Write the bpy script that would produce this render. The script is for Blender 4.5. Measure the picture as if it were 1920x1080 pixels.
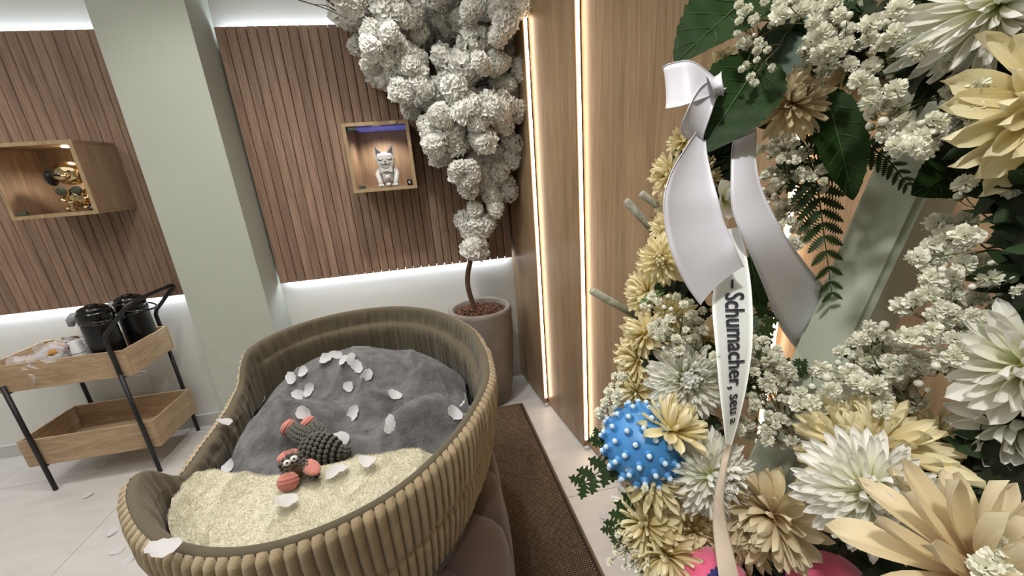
import bpy, bmesh, math, random
import numpy as np
from mathutils import Vector, Matrix, noise
random.seed(7); np.random.seed(7)
sc = bpy.context.scene
COL = sc.collection
for o in list(bpy.data.objects): bpy.data.objects.remove(o)

# ------------------------------------------------------------------ camera
FPX = 734.0; CAMZ = 1.5
up = -Vector((183, 2360, FPX)); up.normalize()
yy = Vector((-142, -217.4, FPX)); yy = (yy - up * yy.dot(up)).normalized()
xx = yy.cross(up)
if xx.x < 0: xx = -xx
M3 = Matrix((xx, yy, up))                     # image axes (right, down, forward) -> world
cam_d = bpy.data.cameras.new('camera'); cam = bpy.data.objects.new('camera', cam_d); COL.objects.link(cam)
cam_d.sensor_width = 36; cam_d.lens = FPX * 36 / 1920; cam_d.clip_start = 0.02; cam_d.clip_end = 50
R = Matrix((M3.col[0], -M3.col[1], -M3.col[2])).transposed()
cam.matrix_world = Matrix.Translation((0, 0, CAMZ)) @ R.to_4x4()
sc.camera = cam
sc.view_settings.view_transform = 'Standard'; sc.view_settings.look = 'None'
sc.view_settings.gamma = 1; sc.view_settings.use_curve_mapping = False
sc.view_settings.exposure = 0.25
W = bpy.data.worlds.new('world'); sc.world = W; W.use_nodes = True
W.node_tree.nodes['Background'].inputs[0].default_value = (0.8, 0.85, 0.9, 1)
W.node_tree.nodes['Background'].inputs[1].default_value = 0.3
sc.cycles.max_bounces = 8; sc.cycles.diffuse_bounces = 4; sc.cycles.sample_clamp_indirect = 4
sc.cycles.use_denoising = True

def light(kind, loc, energy, color=(1, 1, 1), size=0.2, size_y=None, spot=None, rot=(0, 0, 0), blend=0.5, name='lamp_light', target=None):
    l = bpy.data.lights.new(name, kind); l.energy = energy; l.color = color
    if kind == 'AREA':
        l.size = size
        if size_y: l.shape = 'RECTANGLE'; l.size_y = size_y
    else: l.shadow_soft_size = size
    if kind == 'SPOT': l.spot_size = math.radians(spot or 100); l.spot_blend = blend
    o = bpy.data.objects.new(name, l); o.location = loc; o.rotation_euler = rot
    if target is not None: o.rotation_euler = (Vector(target) - Vector(loc)).to_track_quat('-Z', 'Y').to_euler()
    COL.objects.link(o); return o
# ceiling illumination: one broad soft fill added for cove light, and downlights out of view
light('AREA', (-1.2, 0.6, 2.70), 25, (1.0, 0.98, 0.955), 2.8, 2.8, name='ceiling_fill_light')
for (x, y, e) in ((-2.35, 1.75, 17), (-1.0, 1.75, 16), (-0.55, 0.95, 8), (-1.9, 0.4, 12), (-0.2, 1.5, 28)):
    light('SPOT', (x, y, 2.68), e * 1.6, (1.0, 0.965, 0.92), 0.05, spot=125, blend=0.8, name='downlight')
light('SPOT', (-0.40, -0.35, 2.68), 62, (1.0, 0.97, 0.93), 0.06, spot=52, blend=0.7, name='wreath_fill_spot', target=(0.50, 0.42, 1.35))  # added spot from the upper left that brightens the wreath flowers

def V(*a): return Vector(a)
def P(u, v, d):
    "point at distance d (m) along the view axis through photograph position (u, v)"
    return V(0, 0, CAMZ) + M3 @ V((u - 960) * d / FPX, (v - 540) * d / FPX, d)
def D(x, y, z): return (M3 @ V(x, y, z)).normalized()
def onplane(u, v, axis, val):
    o = V(0, 0, CAMZ); r = M3 @ V(u - 960, v - 540, FPX); t = (val - o[axis]) / r[axis]; return o + r * t

# ------------------------------------------------------------------ materials
def lin(c):
    r = []
    for x in c:
        x = x / 255.0
        r.append(x / 12.92 if x <= 0.04045 else ((x + 0.055) / 1.055) ** 2.4)
    return (r[0], r[1], r[2], 1)
def mat(name, col, rough=0.6, metal=0.0, spec=0.5, noise_s=None, noise_a=0.12, bump=None, bump_s=200, emit=None, sheen=0, trans=0.0, alpha=1.0, transl=0.0, coords='Object', stretch=None, var=0.0):
    m = bpy.data.materials.new(name); m.use_nodes = True; nt = m.node_tree; b = nt.nodes['Principled BSDF']
    b.inputs['Roughness'].default_value = rough; b.inputs['Metallic'].default_value = metal
    b.inputs['Specular IOR Level'].default_value = spec
    b.inputs['Base Color'].default_value = lin(col)
    if sheen: b.inputs['Sheen Weight'].default_value = sheen; b.inputs['Sheen Roughness'].default_value = 0.6
    if trans: b.inputs['Transmission Weight'].default_value = trans
    if alpha < 1: b.inputs['Alpha'].default_value = alpha
    tc = nt.nodes.new('ShaderNodeTexCoord'); src = tc.outputs[coords]
    if stretch:
        mp = nt.nodes.new('ShaderNodeMapping'); mp.inputs['Scale'].default_value = stretch
        nt.links.new(src, mp.inputs['Vector']); src = mp.outputs[0]
    last = None
    if noise_s:
        n = nt.nodes.new('ShaderNodeTexNoise'); n.inputs['Scale'].default_value = noise_s; n.inputs['Detail'].default_value = 6
        nt.links.new(src, n.inputs['Vector'])
        r = nt.nodes.new('ShaderNodeValToRGB'); c = lin(col)
        r.color_ramp.elements[0].position = 0.3; r.color_ramp.elements[1].position = 0.72
        r.color_ramp.elements[0].color = tuple(x * (1 - noise_a) for x in c[:3]) + (1,)
        r.color_ramp.elements[1].color = tuple(min(1, x * (1 + noise_a)) for x in c[:3]) + (1,)
        nt.links.new(n.outputs['Fac'], r.inputs[0]); last = r.outputs[0]
    if var:
        oi = nt.nodes.new('ShaderNodeObjectInfo'); mr = nt.nodes.new('ShaderNodeMapRange')
        mr.inputs[3].default_value = 1 - var; mr.inputs[4].default_value = 1 + var
        nt.links.new(oi.outputs['Random'], mr.inputs[0])
        mx = nt.nodes.new('ShaderNodeMix'); mx.data_type = 'RGBA'; mx.blend_type = 'MULTIPLY'; mx.inputs[0].default_value = 1
        if last: nt.links.new(last, mx.inputs[6])
        else: mx.inputs[6].default_value = lin(col)
        nt.links.new(mr.outputs[0], mx.inputs[7]); last = mx.outputs[2]
    if last: nt.links.new(last, b.inputs['Base Color'])
    if bump:
        n2 = nt.nodes.new('ShaderNodeTexNoise'); n2.inputs['Scale'].default_value = bump_s; n2.inputs['Detail'].default_value = 3
        nt.links.new(src, n2.inputs['Vector'])
        bp = nt.nodes.new('ShaderNodeBump'); bp.inputs['Strength'].default_value = bump; bp.inputs['Distance'].default_value = 0.003
        nt.links.new(n2.outputs['Fac'], bp.inputs['Height']); nt.links.new(bp.outputs[0], b.inputs['Normal'])
    if emit:
        b.inputs['Emission Color'].default_value = lin(emit[0]); b.inputs['Emission Strength'].default_value = emit[1]
    if transl:
        tr = nt.nodes.new('ShaderNodeBsdfTranslucent'); ms = nt.nodes.new('ShaderNodeMixShader'); ms.inputs[0].default_value = transl
        if last: nt.links.new(last, tr.inputs[0])
        else: tr.inputs[0].default_value = lin(col)
        out = nt.nodes['Material Output']
        nt.links.new(b.outputs[0], ms.inputs[1]); nt.links.new(tr.outputs[0], ms.inputs[2]); nt.links.new(ms.outputs[0], out.inputs[0])
    return m
def wood(name, c1, c2, stretch=(14, 14, 0.7), rough=0.5, var=0.12, fine=9.0):
    "two tones of grain running along the axis with the small stretch value"
    m = bpy.data.materials.new(name); m.use_nodes = True; nt = m.node_tree; b = nt.nodes['Principled BSDF']
    b.inputs['Roughness'].default_value = rough; b.inputs['Specular IOR Level'].default_value = 0.35
    tc = nt.nodes.new('ShaderNodeTexCoord'); mp = nt.nodes.new('ShaderNodeMapping'); mp.inputs['Scale'].default_value = stretch
    oi = nt.nodes.new('ShaderNodeObjectInfo'); ad = nt.nodes.new('ShaderNodeVectorMath'); ad.operation = 'ADD'
    sc1 = nt.nodes.new('ShaderNodeMath'); sc1.operation = 'MULTIPLY'; sc1.inputs[1].default_value = 37.0
    nt.links.new(oi.outputs['Random'], sc1.inputs[0])
    nt.links.new(tc.outputs['Object'], mp.inputs['Vector']); nt.links.new(mp.outputs[0], ad.inputs[0]); nt.links.new(sc1.outputs[0], ad.inputs[1])
    n1 = nt.nodes.new('ShaderNodeTexNoise'); n1.inputs['Scale'].default_value = 1.6; n1.inputs['Detail'].default_value = 5; n1.inputs['Distortion'].default_value = 0.6
    n2 = nt.nodes.new('ShaderNodeTexNoise'); n2.inputs['Scale'].default_value = fine; n2.inputs['Detail'].default_value = 4
    for n in (n1, n2): nt.links.new(ad.outputs[0], n.inputs['Vector'])
    mx = nt.nodes.new('ShaderNodeMix'); mx.inputs[0].default_value = 0.5
    nt.links.new(n1.outputs['Fac'], mx.inputs[2]); nt.links.new(n2.outputs['Fac'], mx.inputs[3])
    r = nt.nodes.new('ShaderNodeValToRGB'); r.color_ramp.elements[0].position = 0.36; r.color_ramp.elements[1].position = 0.66
    r.color_ramp.elements[0].color = lin(c1); r.color_ramp.elements[1].color = lin(c2)
    nt.links.new(mx.outputs[0], r.inputs[0])
    mr = nt.nodes.new('ShaderNodeMapRange'); mr.inputs[3].default_value = 1 - var; mr.inputs[4].default_value = 1 + var
    nt.links.new(oi.outputs['Random'], mr.inputs[0])
    m2 = nt.nodes.new('ShaderNodeMix'); m2.data_type = 'RGBA'; m2.blend_type = 'MULTIPLY'; m2.inputs[0].default_value = 1
    nt.links.new(r.outputs[0], m2.inputs[6]); nt.links.new(mr.outputs[0], m2.inputs[7]); nt.links.new(m2.outputs[2], b.inputs['Base Color'])
    bp = nt.nodes.new('ShaderNodeBump'); bp.inputs['Strength'].default_value = 0.12; bp.inputs['Distance'].default_value = 0.002
    nt.links.new(n2.outputs['Fac'], bp.inputs['Height']); nt.links.new(bp.outputs[0], b.inputs['Normal'])
    return m

# ------------------------------------------------------------------ mesh helpers
def tag(o, label=None, cat=None, group=None, kind=None):
    if label: o['label'] = label
    if cat: o['category'] = cat
    if group: o['group'] = group
    if kind: o['kind'] = kind
    return o
def empty(name, loc=(0, 0, 0), parent=None, mat_=None):
    o = bpy.data.objects.new(name, None); COL.objects.link(o); o.empty_display_size = 0.02
    if mat_ is not None: o.matrix_world = mat_
    else: o.location = loc
    if parent: o.parent = parent
    return o
def link(name, me, parent=None, world=True):
    "world=True: the mesh is written in world coordinates; the parent's location is taken off again"
    o = bpy.data.objects.new(name, me); COL.objects.link(o)
    if parent:
        o.parent = parent
        if world:
            off = V(0, 0, 0); q = parent
            while q: off += q.location; q = q.parent
            o.location = -off
    return o
def mesh(name, verts, faces, m, smooth=True, mats=None, idx=None):
    me = bpy.data.meshes.new(name); me.from_pydata([tuple(v) for v in verts], [], faces)
    for mm in ([m] if mats is None else mats): me.materials.append(mm)
    if idx is not None: me.polygons.foreach_set('material_index', idx)
    if smooth: me.polygons.foreach_set('use_smooth', [True] * len(me.polygons))
    me.update(); return me
def obj(name, verts, faces, m, parent=None, smooth=True, world=True, **k):
    return link(name, mesh(name, verts, faces, m, smooth, **k), parent, world)
def from_bm(name, bm, m, parent=None, smooth=False, world=True):
    me = bpy.data.meshes.new(name); bm.normal_update(); bm.to_mesh(me); bm.free(); me.materials.append(m)
    if smooth: me.polygons.foreach_set('use_smooth', [True] * len(me.polygons))
    return link(name, me, parent, world)
def box_bm(x0, x1, y0, y1, z0, z1, bev=0.0, seg=2):
    bm = bmesh.new(); bmesh.ops.create_cube(bm, size=1)
    for v in bm.verts:
        v.co = V((x0 + x1) / 2 + v.co.x * (x1 - x0), (y0 + y1) / 2 + v.co.y * (y1 - y0), (z0 + z1) / 2 + v.co.z * (z1 - z0))
    if bev: bmesh.ops.bevel(bm, geom=bm.edges[:], offset=bev, segments=seg, affect='EDGES', profile=0.6)
    return bm
def box(name, x0, x1, y0, y1, z0, z1, m, parent=None, bev=0.0, seg=2, world=True):
    return from_bm(name, box_bm(x0, x1, y0, y1, z0, z1, bev, seg), m, parent, False, world)
def tube_data(pts, rad, seg=8, cap=True):
    pts = [Vector(p) for p in pts]; n = len(pts)
    if not hasattr(rad, '__len__'): rad = [rad] * n
    vs, fs = [], []; prev = None
    for i, p in enumerate(pts):
        t = (pts[min(i + 1, n - 1)] - pts[max(i - 1, 0)]).normalized()
        if prev is None: a = t.orthogonal().normalized()
        else:
            a = prev - t * prev.dot(t)
            a = a.normalized() if a.length > 1e-6 else t.orthogonal().normalized()
        prev = a; b = t.cross(a)
        for k in range(seg):
            an = 2 * math.pi * k / seg; vs.append(p + (a * math.cos(an) + b * math.sin(an)) * rad[i])
    for i in range(n - 1):
        for k in range(seg):
            k2 = (k + 1) % seg; fs.append((i * seg + k, i * seg + k2, (i + 1) * seg + k2, (i + 1) * seg + k))
    if cap: fs.append(tuple(range(seg))[::-1]); fs.append(tuple(range((n - 1) * seg, n * seg)))
    return vs, fs
def tube(name, pts, rad, m, parent=None, seg=8, world=True):
    v, f = tube_data(pts, rad, seg); return obj(name, v, f, m, parent, True, world)
def spline(pts, n=8):
    "Catmull-Rom through pts"
    pts = [Vector(p) for p in pts]; out = []
    for i in range(len(pts) - 1):
        p0 = pts[max(i - 1, 0)]; p1 = pts[i]; p2 = pts[i + 1]; p3 = pts[min(i + 2, len(pts) - 1)]
        for k in range(n):
            t = k / n; out.append(0.5 * ((2 * p1) + (p2 - p0) * t + (2 * p0 - 5 * p1 + 4 * p2 - p3) * t * t + (3 * p1 - p0 - 3 * p2 + p3) * t ** 3))
    out.append(pts[-1]); return out
def lathe_data(prof, c, seg=40, close_top=True, close_bot=True):
    vs, fs = [], []
    for (r, z) in prof:
        for k in range(seg):
            a = 2 * math.pi * k / seg; vs.append(V(c[0] + r * math.cos(a), c[1] + r * math.sin(a), c[2] + z))
    for i in range(len(prof) - 1):
        for k in range(seg):
            k2 = (k + 1) % seg; fs.append((i * seg + k, i * seg + k2, (i + 1) * seg + k2, (i + 1) * seg + k))
    if close_bot: fs.append(tuple(range(seg))[::-1])
    if close_top: fs.append(tuple(range((len(prof) - 1) * seg, len(prof) * seg)))
    return vs, fs
def lathe(name, prof, c, m, parent=None, seg=40, world=True, **k):
    v, f = lathe_data(prof, c, seg, **k); return obj(name, v, f, m, parent, True, world)
class MB:
    "collects several shapes into one mesh"
    def __init__(s): s.v = []; s.f = []; s.i = []
    def add(s, vf, idx=0):
        n = len(s.v); s.v += list(vf[0]); s.f += [tuple(a + n for a in f) for f in vf[1]]; s.i += [idx] * len(vf[1])
        return s
    def build(s, name, m, parent=None, smooth=True, world=True, mats=None):
        return link(name, mesh(name, s.v, s.f, m, smooth, mats=mats, idx=s.i if mats else None), parent, world)
    def mesh(s, name, m, smooth=True, mats=None): return mesh(name, s.v, s.f, m, smooth, mats=mats, idx=s.i if mats else None)
def sphere_data(c, r, u=16, v=10, sc_=(1, 1, 1)):
    vs, fs = [], []; c = Vector(c)
    for i in range(v + 1):
        th = math.pi * i / v
        for k in range(u):
            a = 2 * math.pi * k / u
            vs.append(c + V(r * sc_[0] * math.sin(th) * math.cos(a), r * sc_[1] * math.sin(th) * math.sin(a), r * sc_[2] * math.cos(th)))
    for i in range(v):
        for k in range(u):
            k2 = (k + 1) % u; fs.append((i * u + k, (i + 1) * u + k, (i + 1) * u + k2, i * u + k2))
    return vs, fs
def frame(z, y_hint=None):
    "rotation whose local z is the given direction"
    z = Vector(z).normalized(); h = Vector(y_hint) if y_hint is not None else V(0, 0, 1)
    y = h - z * h.dot(z)
    if y.length < 1e-4: y = z.orthogonal()
    y.normalize(); x = y.cross(z); return Matrix((x, y, z)).transposed()
# ------------------------------------------------------------------ the room
YW = 2.60; YP = 2.55
m_plaster = mat('plaster', (226, 227, 222), 0.85, noise_s=3, noise_a=0.02, bump=0.1, bump_s=120)
m_pillar = mat('pillar_paint', (178, 183, 172), 0.8, noise_s=4, noise_a=0.02, bump=0.12, bump_s=150)
m_skirt = mat('skirting_paint', (205, 204, 200), 0.5)
m_tile = mat('porcelain_tile', (212, 208, 204), 0.38, noise_s=5, noise_a=0.07, bump=0.04, bump_s=60, var=0.03, stretch=(1, 3, 1))
m_grout = mat('grout', (140, 134, 128), 0.9)
m_slat = wood('walnut_slat', (124, 100, 84), (170, 142, 120), (16, 16, 0.8), 0.5, 0.08)
m_slatback = mat('slat_backing', (38, 28, 22), 0.8)
m_oak = wood('oak_laminate', (128, 105, 80), (166, 140, 108), (9, 9, 0.5), 0.34, 0.02, 11)
m_lightwood = wood('light_oak', (158, 132, 102), (196, 170, 138), (2.0, 14, 14), 0.5, 0.05)
m_nichewood = wood('niche_oak', (116, 94, 74), (156, 130, 104), (12, 12, 1.0), 0.45, 0.04)
m_black = mat('black_metal', (22, 22, 24), 0.45, noise_s=80, noise_a=0.05)
m_led = mat('led_white', (255, 255, 255), 0.5, emit=((236, 244, 255), 34))
m_ledwarm = mat('led_warm', (255, 240, 215), 0.5, emit=((255, 226, 196), 13))

# floor with tiles
fl = box('floor', -3.5, 2.2, -2.3, 2.75, -0.06, -0.006, m_grout); tag(fl, 'grey grout bed under large pale porcelain floor tiles', kind='structure')
xs = [-3.5, -2.65, -1.80, -0.95, -0.10, 0.75, 1.60, 2.2]; ys = [-2.3, -1.99, -1.14, -0.29, 0.56, 1.41, 2.26, 2.75]
for i in range(len(xs) - 1):
    for j in range(len(ys) - 1):
        g = 0.0012
        box('tile', xs[i] + g, xs[i + 1] - g, ys[j] + g, ys[j + 1] - g, -0.008, 0.0, m_tile, fl, 0.0008, 1)
tag(box('ceiling', -3.5, 2.2, -2.3, 2.75, 2.78, 2.86, m_plaster), 'white plastered ceiling', kind='structure')
tag(box('wall_back', -3.5, 2.2, YW, 2.75, 0, 2.78, m_plaster), 'white plastered back wall behind slatted panels', kind='structure')
tag(box('wall_left', -3.6, -3.5, -2.3, 2.75, 0, 2.78, m_plaster), 'white plastered wall', kind='structure')
tag(box('wall_front', -3.5, 2.2, -2.4, -2.3, 0, 2.78, m_plaster), 'white plastered wall', kind='structure')
# pillar
PX0, PX1, PY = -1.447, -1.045, 2.35
pil = box('trim_1', PX0, PX1, PY, YW, 0, 2.78, m_pillar, None, 0.006); tag(pil, 'grey-white square pillar between the two slatted panels', kind='structure')
box('corner_bead', PX1 - 0.004, PX1 + 0.0015, PY - 0.0015, PY + 0.004, 0, 2.78, m_pillar, pil)
# skirting
for nm, x0, x1 in (('baseboard_back', -3.5, PX0), ('baseboard_right', PX1, 0.42)):
    s = box(nm, x0, x1, YW - 0.018, YW, 0, 0.083, m_skirt, None, 0.002); tag(s, 'low white skirting board along the back wall', kind='structure')
# slatted wall panels, LED strips behind their edges
def slat_panel(x0, x1, lab):
    r = empty('trim_2', ((x0 + x1) / 2, YP, 0.915)); tag(r, lab, kind='structure')
    box('backing_board', x0 + 0.01, x1 - 0.01, YP + 0.014, YP + 0.022, 0.925, 2.285, m_slatback, r)
    n = int(round((x1 - x0) / 0.05)); w = (x1 - x0) / n
    prof = [(0.0002, 0.014), (0.0004, 0.003), (0.004, -0.001), (w - 0.006, 0.002), (w - 0.0032, 0.005), (w - 0.0024, 0.014)]
    z0, z1 = 0.915, 2.295
    vs = [V(px, py, 0) for px, py in prof] + [V(px, py, z1 - z0) for px, py in prof]; k = len(prof)
    fs = [tuple(range(k)), tuple(range(k, 2 * k))[::-1]] + [(i, i + k, (i + 1) % k + k, (i + 1) % k) for i in range(k)]
    me = mesh('slat', vs, [f[::-1] for f in fs], m_slat, False)
    for i in range(n):
        s = bpy.data.objects.new('slat', me); COL.objects.link(s); s.parent = r
        s.location = V(x0 + i * w, YP, z0) - r.location
    for zz in (0.922, 2.270):
        box('led_strip', x0 + 0.02, x1 - 0.02, YP + 0.026, YP + 0.036, zz, zz + 0.004, m_led, r)
    for zz, nm in ((0.93, 'mounting_rail'), (2.255, 'mounting_rail')):
        box(nm, x0 + 0.03, x1 - 0.03, YP + 0.022, YW, zz, zz + 0.012, m_plaster, r)
    return r
slat_panel(-3.45, PX0 - 0.002, 'walnut slatted wall panel left of the pillar')
slat_panel(-1.031, 0.435, 'walnut slatted wall panel right of the pillar, behind the blossom tree')

# right wall: oak boards that overlap like shingles, warm light strip in every slot
wr = empty('wall_right', (0.6, 1.6, 0)); tag(wr, 'right wall of tall oak boards with glowing vertical slots', kind='structure')
def oak_board(a, b, th=0.022, z0=0.02, z1=2.78):
    a = V(*a, 0); b = V(*b, 0); t = (b - a).normalized(); n = V(-t.y, t.x, 0)
    if n.x < 0: n = -n
    bm = bmesh.new()
    q = [a, b, b + n * th, a + n * th]
    lo = [bm.verts.new((p.x, p.y, z0)) for p in q]; hi = [bm.verts.new((p.x, p.y, z1)) for p in q]
    bm.faces.new(lo[::-1]); bm.faces.new(hi)
    for i in range(4): bm.faces.new((lo[i], lo[(i + 1) % 4], hi[(i + 1) % 4], hi[i]))
    bmesh.ops.recalc_face_normals(bm, faces=bm.faces[:]); bmesh.ops.bevel(bm, geom=bm.edges[:], offset=0.0015, segments=2, affect='EDGES')
    return from_bm('oak_board', bm, m_oak, wr)
boards = [((0.440, 2.598), (0.500, 2.144)), ((0.531, 2.150), (0.603, 1.695)), ((0.634, 1.700), (0.782, 0.790)), ((0.815, 0.80), (0.985, -0.25)), ((1.015, -0.24), (1.25, -1.6))]
for i, (a, b) in enumerate(boards):
    oak_board(a, b)
    if i < len(boards) - 1:      # slot: back strip, glowing strip
        e = V(b[0], b[1], 0); t = (e - V(*a, 0)).normalized(); n = V(-t.y, t.x, 0); n = n if n.x > 0 else -n
        c = e + n * 0.030
        led = MB(); c2 = e + n * 0.008; q = [c2 + t * 0.0003, c2 + t * 0.004, c2 + t * 0.004 + n * 0.014, c2 + t * 0.0003 + n * 0.014]
        vs = [V(p.x, p.y, 0.06) for p in q] + [V(p.x, p.y, 2.76) for p in q]
        led.add((vs, [(0, 1, 5, 4), (1, 2, 6, 5), (2, 3, 7, 6), (3, 0, 4, 7), (0, 3, 2, 1), (4, 5, 6, 7)]))
        led.build('light_strip', m_ledwarm, wr, smooth=False)
        bk = MB(); q = [c - t * 0.05 + n * 0.02, c + t * 0.05 + n * 0.02, c + t * 0.05 + n * 0.03, c - t * 0.05 + n * 0.03]
        vs = [V(p.x, p.y, 0.0) for p in q] + [V(p.x, p.y, 2.78) for p in q]
        bk.add((vs, [(0, 1, 5, 4), (1, 2, 6, 5), (2, 3, 7, 6), (3, 0, 4, 7), (0, 3, 2, 1), (4, 5, 6, 7)]))
        bk.build('slot_back', m_oak, wr, smooth=False)
        box('floor_clip', e.x + 0.002, e.x + 0.026, e.y - 0.012, e.y + 0.012, 0.0, 0.02, m_skirt, wr, 0.002)
tag(box('trim_3', 1.30, 1.40, -2.3, 2.6, 0, 2.78, m_plaster), 'plain wall behind the oak boards', kind='structure')

# ------------------------------------------------------------------ display niches
m_glass = mat('glass', (20, 24, 24), 0.03, alpha=0.05, spec=0.6)
m_clip = mat('hinge_green_grey', (70, 78, 64), 0.35)
m_lampface = mat('niche_lamp', (255, 250, 235), 0.4, emit=((255, 236, 205), 22))
m_niche_front = wood('niche_edge', (150, 128, 96), (176, 154, 120), (10, 10, 2), 0.45, 0.02)
m_blue = mat('film_painted_glow', (96, 104, 196), 0.35, emit=((92, 100, 200), 0.35))  # blue reflected light on the film, put in as colour and weak emission
m_teal = mat('teal_tape', (40, 140, 175), 0.4)
def niche(x0, x1, z0, z1, label, lampx):
    yf, yb = 2.29, YP - 0.003; t = 0.017
    r = empty('display_box', ((x0 + x1) / 2, yf, z0)); tag(r, label, 'display box')
    box('top_board', x0, x1, yf + .002, yb, z1 - t, z1, m_nichewood, r, 0.001, 1)
    box('bottom_board', x0, x1, yf + .002, yb, z0, z0 + t, m_nichewood, r, 0.001, 1)
    for a, b in ((x0, x0 + t), (x1 - t, x1)): box('side_board', a, b, yf + .002, yb, z0 + t, z1 - t, m_nichewood, r, 0.001, 1)
    box('back_board', x0 + t, x1 - t, yb - 0.01, yb, z0 + t, z1 - t, m_nichewood, r)
    fr = MB()
    for a, b, c, d in ((x0, x1, z1 - t, z1), (x0, x1, z0, z0 + t), (x0, x0 + t, z0 + t, z1 - t), (x1 - t, x1, z0 + t, z1 - t)):
        bm = box_bm(a, b, yf - 0.002, yf + 0.002, c, d); fr.add(([v.co.copy() for v in bm.verts], [tuple(v.index for v in f.verts) for f in bm.faces])); bm.free()
    fr.build('front_edge', m_niche_front, r, smooth=False)
    box('glass_door', x0 + t + .002, x1 - t - .002, yf + 0.012, yf + 0.016, z0 + t + .002, z1 - t - .004, m_glass, r)
    for zz in (z0 + t + 0.001, z1 - t - 0.019): box('hinge', x0 + t + 0.012, x0 + t + 0.048, yf + 0.003, yf + 0.018, zz, zz + 0.018, m_clip, r, 0.002)
    lathe('lamp', [(0.0, 0.0), (0.024, 0.0), (0.026, 0.004), (0.026, 0.006)], (lampx, yf + 0.12, z1 - t - 0.006), m_lampface, r, 20)
    light('SPOT', (lampx, yf + 0.12, z1 - t - 0.02), 5.0, (1.0, 0.93, 0.84), 0.015, spot=150, blend=0.7, name='niche_lamp_light')
    return r
n1 = niche(-2.016, -1.652, 1.428, 1.772, 'left wooden display box with the gold dog figurine behind glass', -1.76)
n2 = niche(-0.449, -0.113, 1.424, 1.774, 'right wooden display box with the white cat figurine behind glass', -0.29)
box('blue_glow_film', -0.40, -0.133, 2.325, 2.53, 1.7500, 1.7545, m_blue, n2)
box('blue_tape', -0.43, -0.40, 2.31, 2.322, 1.735, 1.752, m_teal, n2)

# white cat figurine
m_cera = mat('white_ceramic', (225, 225, 220), 0.22, noise_s=8, noise_a=0.02)
m_ink = mat('dark_ink', (40, 38, 38), 0.5)
m_greyear = mat('patterned_ear', (120, 118, 116), 0.5, noise_s=180, noise_a=0.6)
cat = empty('cat_figurine', (-0.27, 2.40, 1.441)); tag(cat, 'white ceramic cat figurine with closed eyes and bow tie', 'figurine')
def C(x, y, z): return V(-0.27 + x, 2.40 + y, 1.441 + z)
b = MB(); b.add(sphere_data(C(0, 0.01, 0.058), 0.052, 20, 14, (0.85, 0.75, 1.12))); b.build('body', m_cera, cat)
hd = MB()
bm = bmesh.new(); bmesh.ops.create_cube(bm, size=1)
bmesh.ops.subdivide_edges(bm, edges=bm.edges[:], cuts=4, use_grid_fill=True)
for v in bm.verts:
    q = v.co.copy(); s = q.normalized() * 0.62; q = q.lerp(s, 0.6); v.co = C(q.x * 0.093, -0.004 + q.y * 0.072, 0.142 + q.z * 0.08)
from_bm('head', bm, m_cera, cat, True)
for s in (-1, 1):
    mb = MB(); a = [C(s * 0.006, -0.030, 0.178), C(s * 0.050, -0.030, 0.150), C(s * 0.050, -0.018, 0.228), C(s * 0.006, 0.02, 0.174), C(s * 0.050, 0.02, 0.150)]
    mb.add((a, [(0, 1, 2), (1, 4, 2), (4, 3, 2), (3, 0, 2), (0, 3, 4, 1)])); e = mb.build('ear', m_cera, cat, smooth=False)
    cpt = (a[0] + a[1] + a[2]) / 3; mb = MB(); mb.add(([cpt + (q - cpt) * 0.66 + V(0, -0.0016, 0) for q in a[:3]] + [cpt + (q - cpt) * 0.66 + V(0, 0.001, 0) for q in a[:3]], [(0, 1, 2), (5, 4, 3), (0, 3, 4, 1), (1, 4, 5, 2), (2, 5, 3, 0)]))
    mb.build('ear_pattern', m_greyear, e, smooth=False)
    tube('eye', [C(s * (0.022 + 0.015 * math.cos(t)), -0.0445 + 0.002, 0.152 - 0.009 * math.sin(t)) for t in np.linspace(0, math.pi, 9)], 0.0022, m_ink, cat, 6)
    tube('mouth', [C(s * (0.013 + 0.013 * math.cos(t)), -0.0445, 0.128 - 0.008 * math.sin(t)) for t in np.linspace(0, math.pi, 9)], 0.0018, m_ink, cat, 6)
    b = MB(); b.add(tube_data([C(s * 0.04, 0.0, 0.098), C(s * 0.052, -0.02, 0.07), C(s * 0.043, -0.032, 0.03), C(s * 0.038, -0.045, 0.01)], [0.013, 0.015, 0.013, 0.012], 12)); b.build('front_leg', m_cera, cat)
    b = MB()
    for k in (-1, 0, 1): b.add(sphere_data(C(s * 0.038 + k * 0.010, -0.052, 0.009), 0.0095, 10, 8, (0.75, 1.3, 0.95)))
    b.build('paw', m_cera, cat)
b = MB(); b.add(([C(-0.006, -0.045, 0.139), C(0.006, -0.045, 0.139), C(0, -0.047, 0.131), C(0, -0.038, 0.136)], [(0, 1, 2), (0, 2, 3), (1, 3, 2), (0, 3, 1)])); b.build('nose', m_ink, cat, smooth=False)
b = MB(); bow = [(-0.035, 0.108), (0, 0.096), (0.035, 0.108), (0.032, 0.078), (0, 0.086), (-0.032, 0.078)]
b.add(([C(x, -0.046, z) for x, z in bow] + [C(x, -0.034, z) for x, z in bow], [(0, 5, 4, 1), (1, 4, 3, 2), (6, 7, 10, 11), (7, 8, 9, 10)] + [(i, (i + 1) % 6, (i + 1) % 6 + 6, i + 6) for i in range(6)])); b.build('bow_tie', m_cera, cat, smooth=False)
b = MB(); b.add(sphere_data(C(0, -0.042, 0.052), 0.018, 12, 8, (1.1, 0.6, 0.8))); b.add(sphere_data(C(-0.013, -0.046, 0.063), 0.006, 8, 6)); b.add(sphere_data(C(0.013, -0.046, 0.063), 0.006, 8, 6)); b.add(sphere_data(C(0, -0.045, 0.012), 0.016, 10, 8, (1, .7, .7))); b.build('kitten', m_cera, cat)
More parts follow.
